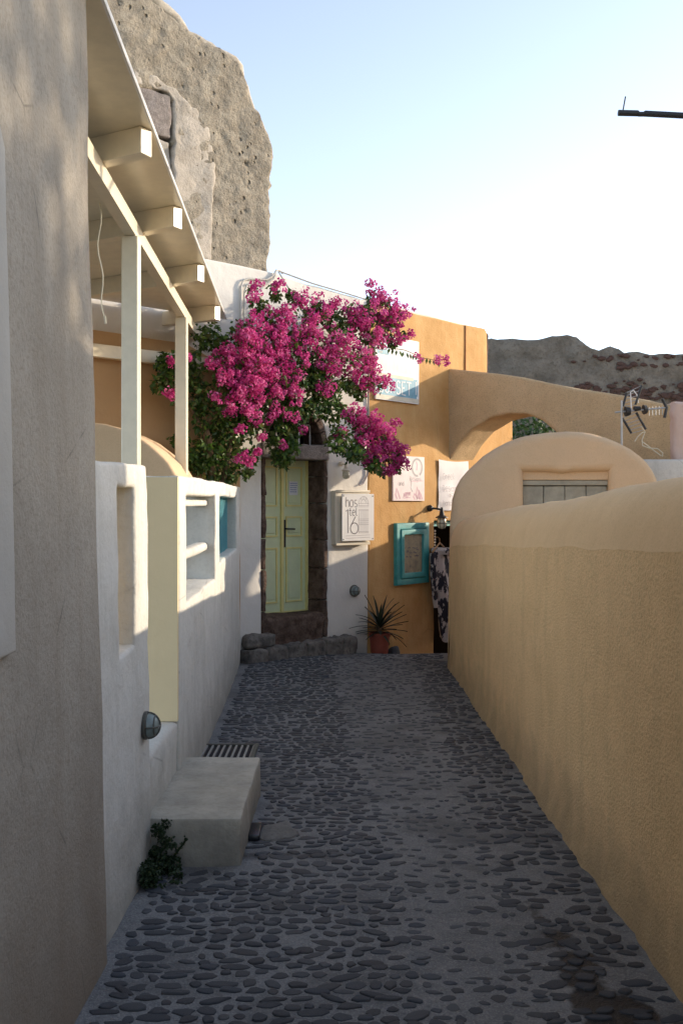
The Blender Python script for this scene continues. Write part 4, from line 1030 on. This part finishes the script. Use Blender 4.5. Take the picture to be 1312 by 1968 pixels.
for (x, z, r, l) in ((400, 620, .055, .05), (560, 575, .03, .07), (690, 590, .055, .035)):
    b = MB(); b.lathe([(0, -l / 2), (r, -l / 2), (r * .8, l / 2), (0, l / 2)], ap(x, z), (1, .1, .1), 10); b.build('clamp', M['iron'], t)
b = MB()
for i in range(5): b.tube([ap(760 + i * 55, 545 - i * 5), ap(760 + i * 55, 690 - i * 3)], .004, 5)
b.build('director', M['alu'], t)
b = MB(); b.tube([ap(980, 410), ap(1050, 560), ap(1015, 725)], .017, 7); b.build('end_bracket', M['iron'], t)
b = MB(); b.tube([ap(500, 270), ap(450, 300), ap(460, 520), ap(470, 640)], .006, 6); b.tube([ap(500, 270), ap(560, 350), ap(580, 480)], .006, 6); b.build('feed_wire', M['signwhite'], t)
b = MB(); b.tube([ap(620, 870) + Vector((0, -.02, 0)), ap(690, 960), ap(640, 1100), ap(650, 1190), ap(760, 1230), ap(900, 1240), ap(985, 1310), ap(980, 1370)], .006, 6); b.tube([ap(520, 1120), ap(570, 1040), ap(650, 970), ap(690, 960)], .006, 6); b.tube([ap(640, 1120), ap(720, 1180), ap(850, 1280), ap(960, 1360)], .006, 6)
tag(b.build('loose_cable', M['cable']), 'loose pale cable dangling below the antenna at right', 'cable')

# dark arm against the sky, carried by a pole out of frame
t = thing('pole_arm', (3.1, 7, .9), 'dark metal arm with a short upright rod sticking out against the sky', 'pole')
b = MB(); b.tube([(1.943, 7, 4.455), (2.08, 7, 4.452), (2.09, 7, 4.446), (2.12, 7, 4.446), (2.13, 7, 4.45), (3.1, 7, 4.40)], [.021, .021, .017, .017, .021, .021], 10); b.build('arm', M['iron'], t)
b = MB(); b.tube([(1.976, 7, 4.47), (1.994, 7, 4.57)], .005, 6); b.tube([(2.412, 7, 4.44), (2.41, 7, 4.56)], .005, 6); b.build('rod', M['iron'], t)
b = MB(); b.tube([(3.1, 7, .85), (3.1, 7, 4.7)], .035, 10); b.build('pole', M['iron'], t)

# neighbours on the sunny side that shade the lane (out of frame)
t = thing('neighbour_house', (7.2, 2.6, -.9), 'plain ochre house on the sunny side of the lane', 'house')
box_obj('wall', (5.5, -4, -.9), (9.5, 7.17, 4.02), M['ochre'], t, None, bev=.04, step=1.0, amp=.01)

# ------------------------------------------------------------------ bougainvillea
FL = [(-2.1,0.5,3.86,0.073),(-1.83,0.5,3.91,0.074),(-2.16,0.5,3.72,0.052),(-1.51,0.5,3.83,0.097),(-1.27,0.5,3.76,0.137),(-1.03,0.5,3.82,0.078),(-0.46,0.4,4.16,0.052),(-0.36,0.4,4.03,0.105),(-0.54,0.4,3.78,0.203),(-0.21,0.4,3.92,0.195),(0.03,0.4,3.92,0.132),(-0.12,0.4,3.72,0.166),(-0.46,0.4,3.62,0.146),(0.15,0.4,3.65,0.048),(-0.78,0.4,3.81,0.114),(-2.16,0.5,3.41,0.196),(-1.89,0.5,3.57,0.158),(-1.69,0.5,3.65,0.117),(-2.32,0.5,3.31,0.128),(-1.96,0.5,3.32,0.199),(-1.72,0.5,3.4,0.186),(-1.4,0.5,3.55,0.152),(-1.33,0.5,3.37,0.191),(-1.62,0.5,3.2,0.172),(-1.03,0.5,3.46,0.167),(-0.86,0.4,3.29,0.216),(-0.54,0.4,3.32,0.145),(-1.14,0.5,3.19,0.166),(-0.46,0.4,3.13,0.163),(-0.25,0.4,3.07,0.094),(-0.62,0.4,3.03,0.127),(-2.58,0.38,3.12,0.101),(-2.39,0.38,3.03,0.154),(-2.23,0.5,3.04,0.165),(-2.0,0.5,2.95,0.167),(-2.32,0.5,2.85,0.133),(-1.89,0.5,2.81,0.132),(-2.1,0.5,3.15,0.156),(-2.49,0.38,2.9,0.092),(-1.76,0.5,3.03,0.149),(-2.73,0.38,3.03,0.06),(-2.13,0.5,2.74,0.083),(-1.72,0.5,2.66,0.08),(-1.62,0.5,2.83,0.097),(-1.22,0.5,2.94,0.099),(-0.91,0.7,2.64,0.111),(-0.72,0.7,2.57,0.157),(-0.48,0.7,2.44,0.171),(-0.27,0.7,2.29,0.144),(-0.17,0.7,2.14,0.093),(-0.76,0.7,2.37,0.123),(-0.6,0.7,2.21,0.113),(-0.39,0.7,2.07,0.074),(-1.1,0.7,2.44,0.06),(-0.27,0.7,2.6,0.046),(-3.17,0.38,3.01,0.039),(-3.2,0.38,2.72,0.053),(-3.03,0.38,3.07,0.029),(-2.39,0.38,2.16,0.051),(-2.28,0.38,2.12,0.041),(-2.23,0.5,2.21,0.031),(0.01,0.4,3.59,0.054),(-0.33,0.4,3.55,0.117),(0.32,0.4,3.41,0.043),(0.64,0.4,3.44,0.044),(0.83,0.4,3.43,0.05),(-1.62,0.5,2.59,0.059),(-2.03,0.5,2.38,0.037),(-1.76,0.5,2.31,0.037),(-1.51,0.5,2.48,0.032)]
LF = [(-2.58,0.38,3.32,0.152),(-2.39,0.38,3.29,0.113),(-2.94,0.38,2.93,0.197),(-3.06,0.38,3.02,0.122),(-2.76,0.38,2.75,0.2),(-2.58,0.38,2.56,0.182),(-2.33,0.38,2.42,0.216),(-2.1,0.42,2.54,0.178),(-2.58,0.38,2.21,0.192),(-2.33,0.38,2.11,0.175),(-2.1,0.42,2.17,0.115),(-2.67,0.38,2.08,0.111),(-1.69,0.42,2.4,0.183),(-1.65,0.42,2.16,0.097),(-1.72,0.42,2.61,0.15),(-1.33,0.42,3.07,0.165),(-1.11,0.42,2.87,0.167),(-0.96,0.42,2.71,0.158),(-1.14,0.7,2.36,0.153),(-0.91,0.7,2.25,0.139),(-0.6,0.7,2.12,0.102),(-1.18,0.42,3.75,0.139),(-2.0,0.42,3.7,0.105),(-0.78,0.4,3.58,0.143),(-1.55,0.42,3.38,0.136),(-1.26,0.42,3.19,0.166),(-2.2,0.42,2.63,0.156),(-3.12,0.38,2.82,0.107),(-2.82,0.38,3.04,0.149),(-2.91,0.38,2.32,0.099),(-2.33,0.38,1.96,0.082),(-2.52,0.38,1.98,0.081),(-2.13,0.42,2.01,0.073),(-1.55,0.42,2.73,0.141),(-0.46,0.4,3.8,0.146),(-0.12,0.4,3.81,0.119),(0.01,0.4,3.56,0.072),(0.14,0.4,3.66,0.06),(-0.96,0.42,3.67,0.124),(-1.55,0.42,3.87,0.065),(-1.76,0.42,3.84,0.064),(-0.54,0.4,2.92,0.093),(-1.96,0.42,2.81,0.179),(-2.23,0.42,2.94,0.155),(-1.55,0.42,3.0,0.163),(-2.79,0.38,2.15,0.09)]
rr = random.Random(5)
base = FH(-2.42, .36, .46)
t = thing('bougainvillea', base, 'magenta bougainvillea in full bloom sprawling over the hostel doorway', 'bougainvillea')
def limb(pts, r0, r1):
    b = MB(); P = [FH(*p) for p in pts]; q = []
    for i in range(len(P) - 1):
        for k in range(4): q.append(P[i].lerp(P[i + 1], k / 4) + Vector((rr.uniform(-.012, .012), rr.uniform(-.012, .012), 0)))
    q.append(P[-1]); n = len(q); b.tube(q, [r0 + (r1 - r0) * i / (n - 1) for i in range(n)], 8); return b
limb([(-2.42, .36, .44), (-2.46, .36, 1.4), (-2.55, .38, 2.2), (-2.62, .38, 2.42)], .05, .042).build('trunk', M['bark'], t)
for pts, r0, r1 in (([(-2.62, .38, 2.42), (-2.5, .44, 2.65), (-2.42, .46, 2.78), (-2.2, .5, 3.1), (-1.7, .5, 3.3)], .036, .014),
                    ([(-2.42, .46, 2.78), (-2.52, .42, 2.98), (-2.5, .4, 3.3)], .022, .01),
                    ([(-2.46, .36, 1.6), (-2.3, .4, 2.4), (-1.95, .36, 2.62), (-1.5, .34, 2.88), (-1.0, .4, 2.95), (-.6, .4, 3.2)], .03, .009),
                    ([(-1.0, .4, 2.95), (-.8, .62, 2.55), (-.4, .7, 2.35), (-.2, .7, 2.15)], .018, .008),
                    ([(-1.7, .5, 3.3), (-1.1, .45, 3.6), (-.4, .4, 3.8), (.0, .4, 3.85)], .016, .007),
                    ([(-2.62, .38, 2.42), (-2.9, .38, 2.75), (-3.15, .38, 2.95)], .02, .008),
                    ([(-.15, .4, 3.5), (.2, .4, 3.5), (.5, .4, 3.44), (.84, .4, 3.44)], .006, .003)):
    limb(pts, r0, r1).build('branch', M['bark'], t)
fol = MB(); flo = MB()
for (u, n, z, r) in LF + [(-1.5, .42, 2.55, .14), (-1.3, .42, 2.72, .13), (-1.15, .42, 2.8, .12), (-1.6, .42, 2.7, .15), (-1.72, .42, 2.2, .09), (-1.58, .45, 2.3, .10), (-1.0, .45, 2.95, .12), (-1.2, .45, 3.05, .14), (-.75, .45, 3.0, .1)]:
    leaves(fol, FH(u, n, z), r * 1.1, int(7000 * r * r + 30), .064, rr, (1, 1, 1), .45)
for (u, n, z, r) in FL + [(-2.62, .5, 2.9, .09), (-2.55, .5, 2.62, .08), (-2.3, .5, 2.6, .09), (-2.45, .5, 2.42, .05), (-2.7, .5, 2.7, .05), (-2.1, .5, 2.55, .06), (-1.62, .5, 2.95, .12), (-2.2, .5, 2.82, .12), (-2.45, .5, 2.78, .1), (-1.9, .5, 2.6, .06)]:
    if n < .6: n = max(n, .46) + (.19 if u < -2.2 else .05)
    c = FH(u, n, z); r *= 1.06
    if r > .06: leaves(fol, FH(u, n - .08, z - .02), r * 1.0, int(3200 * r * r + 12), .06, rr, (1, 1, 1), .4)
    for _ in range(int((1500 if n > .6 else 820) * r * r) + 3):
        d = Vector((rr.gauss(0, 1), rr.gauss(0, 1), rr.gauss(0, 1))).normalized()
        p = c + d * r * rr.uniform(.4, 1.08)
        tint0 = rr.random(); rb = rr.uniform(.024, .048)
        for _ in range(int(9 + rb * 330)):
            e = Vector((rr.gauss(0, 1), rr.gauss(0, 1), rr.gauss(0, 1))).normalized(); q = p + e * rb * rr.uniform(.7, 1.1)
            nn = (e + Vector((rr.uniform(-.7, .7), rr.uniform(-.7, .7), rr.uniform(-.7, .7)))).normalized()
            ax = nn.cross(Vector((rr.uniform(-1, 1), rr.uniform(-1, 1), rr.uniform(-1, 1)))).normalized(); ax = (ax + e * .45).normalized()
            sd = ax.cross(nn).normalized(); up = sd.cross(ax)
            l = rr.uniform(.022, .036); w = l * .42
            a, f = q - ax * l * .5, q + ax * l * .5
            flo.add([a, q + sd * w + up * w * .35, f, q - sd * w + up * w * .35], [(0, 1, 2), (0, 2, 3)], (tint0 * .75 + rr.random() * .25) % 1)
# the thin shoot reaching right with hanging leaves
for i in range(16):
    u = -.05 + i * .058; p = FH(u, .4, 3.5 - .07 * (i / 15)); d = Vector((rr.uniform(-.3, .3), rr.uniform(-.2, .2), -1)).normalized(); l = .075; s = Vector((1, .6, 0)).normalized() * .02
    fol.add([p, p + d * l * .45 + s, p + d * l, p + d * l * .45 - s], [(0, 1, 2), (0, 2, 3)], rr.random())
fol.build('foliage', M['leaf'], t, smooth=False, kind='stuff', recalc=False)
flo.build('blossom', M['bract'], t, smooth=False, kind='stuff', recalc=False)

# weeds at the foot of the step
t = thing('weed_clump', (-.86, 4.55, 0), 'dark green weeds growing in the corner by the block step', 'plant')
f = MB()
for i in range(30):
    q = rr.random(); leaves(f, (-.885 + .05 * rr.random() + .07 * q * (rr.random()), 4.38 + .28 * q, .02 + rr.random() * (.19 if q > .5 else .08)), .03, 44, .020, rr)
for i in range(12): leaves(f, (-.87 + .13 * rr.random() ** 1.4, 4.42 + .24 * rr.random(), .01 + .025 * rr.random()), .04, 40, .022, rr)
f.build('foliage', M['weed'], t, smooth=False, kind='stuff', recalc=False)
b = MB(); b.tube([(-.84, 4.65, .02), (-.78, 4.65, .06), (-.735, 4.65, .12), (-.725, 4.65, .14)], .005, 5); b.build('stem', M['weed'], t)
f = MB()
for i in range(5): leaves(f, (-.785 + i * .015, 4.65, .06 + i * .02), .012, 8, .015, rr)
f.build('sprig', M['weed'], t, smooth=False, recalc=False)

# shade tree out of frame whose gaps dapple the near wall
tree('shade_tree', (14.2, 9.3, -.9), 9.7, 1.95, 130, .17, 'tall loose tree on the sunny side behind the lane wall', 11)
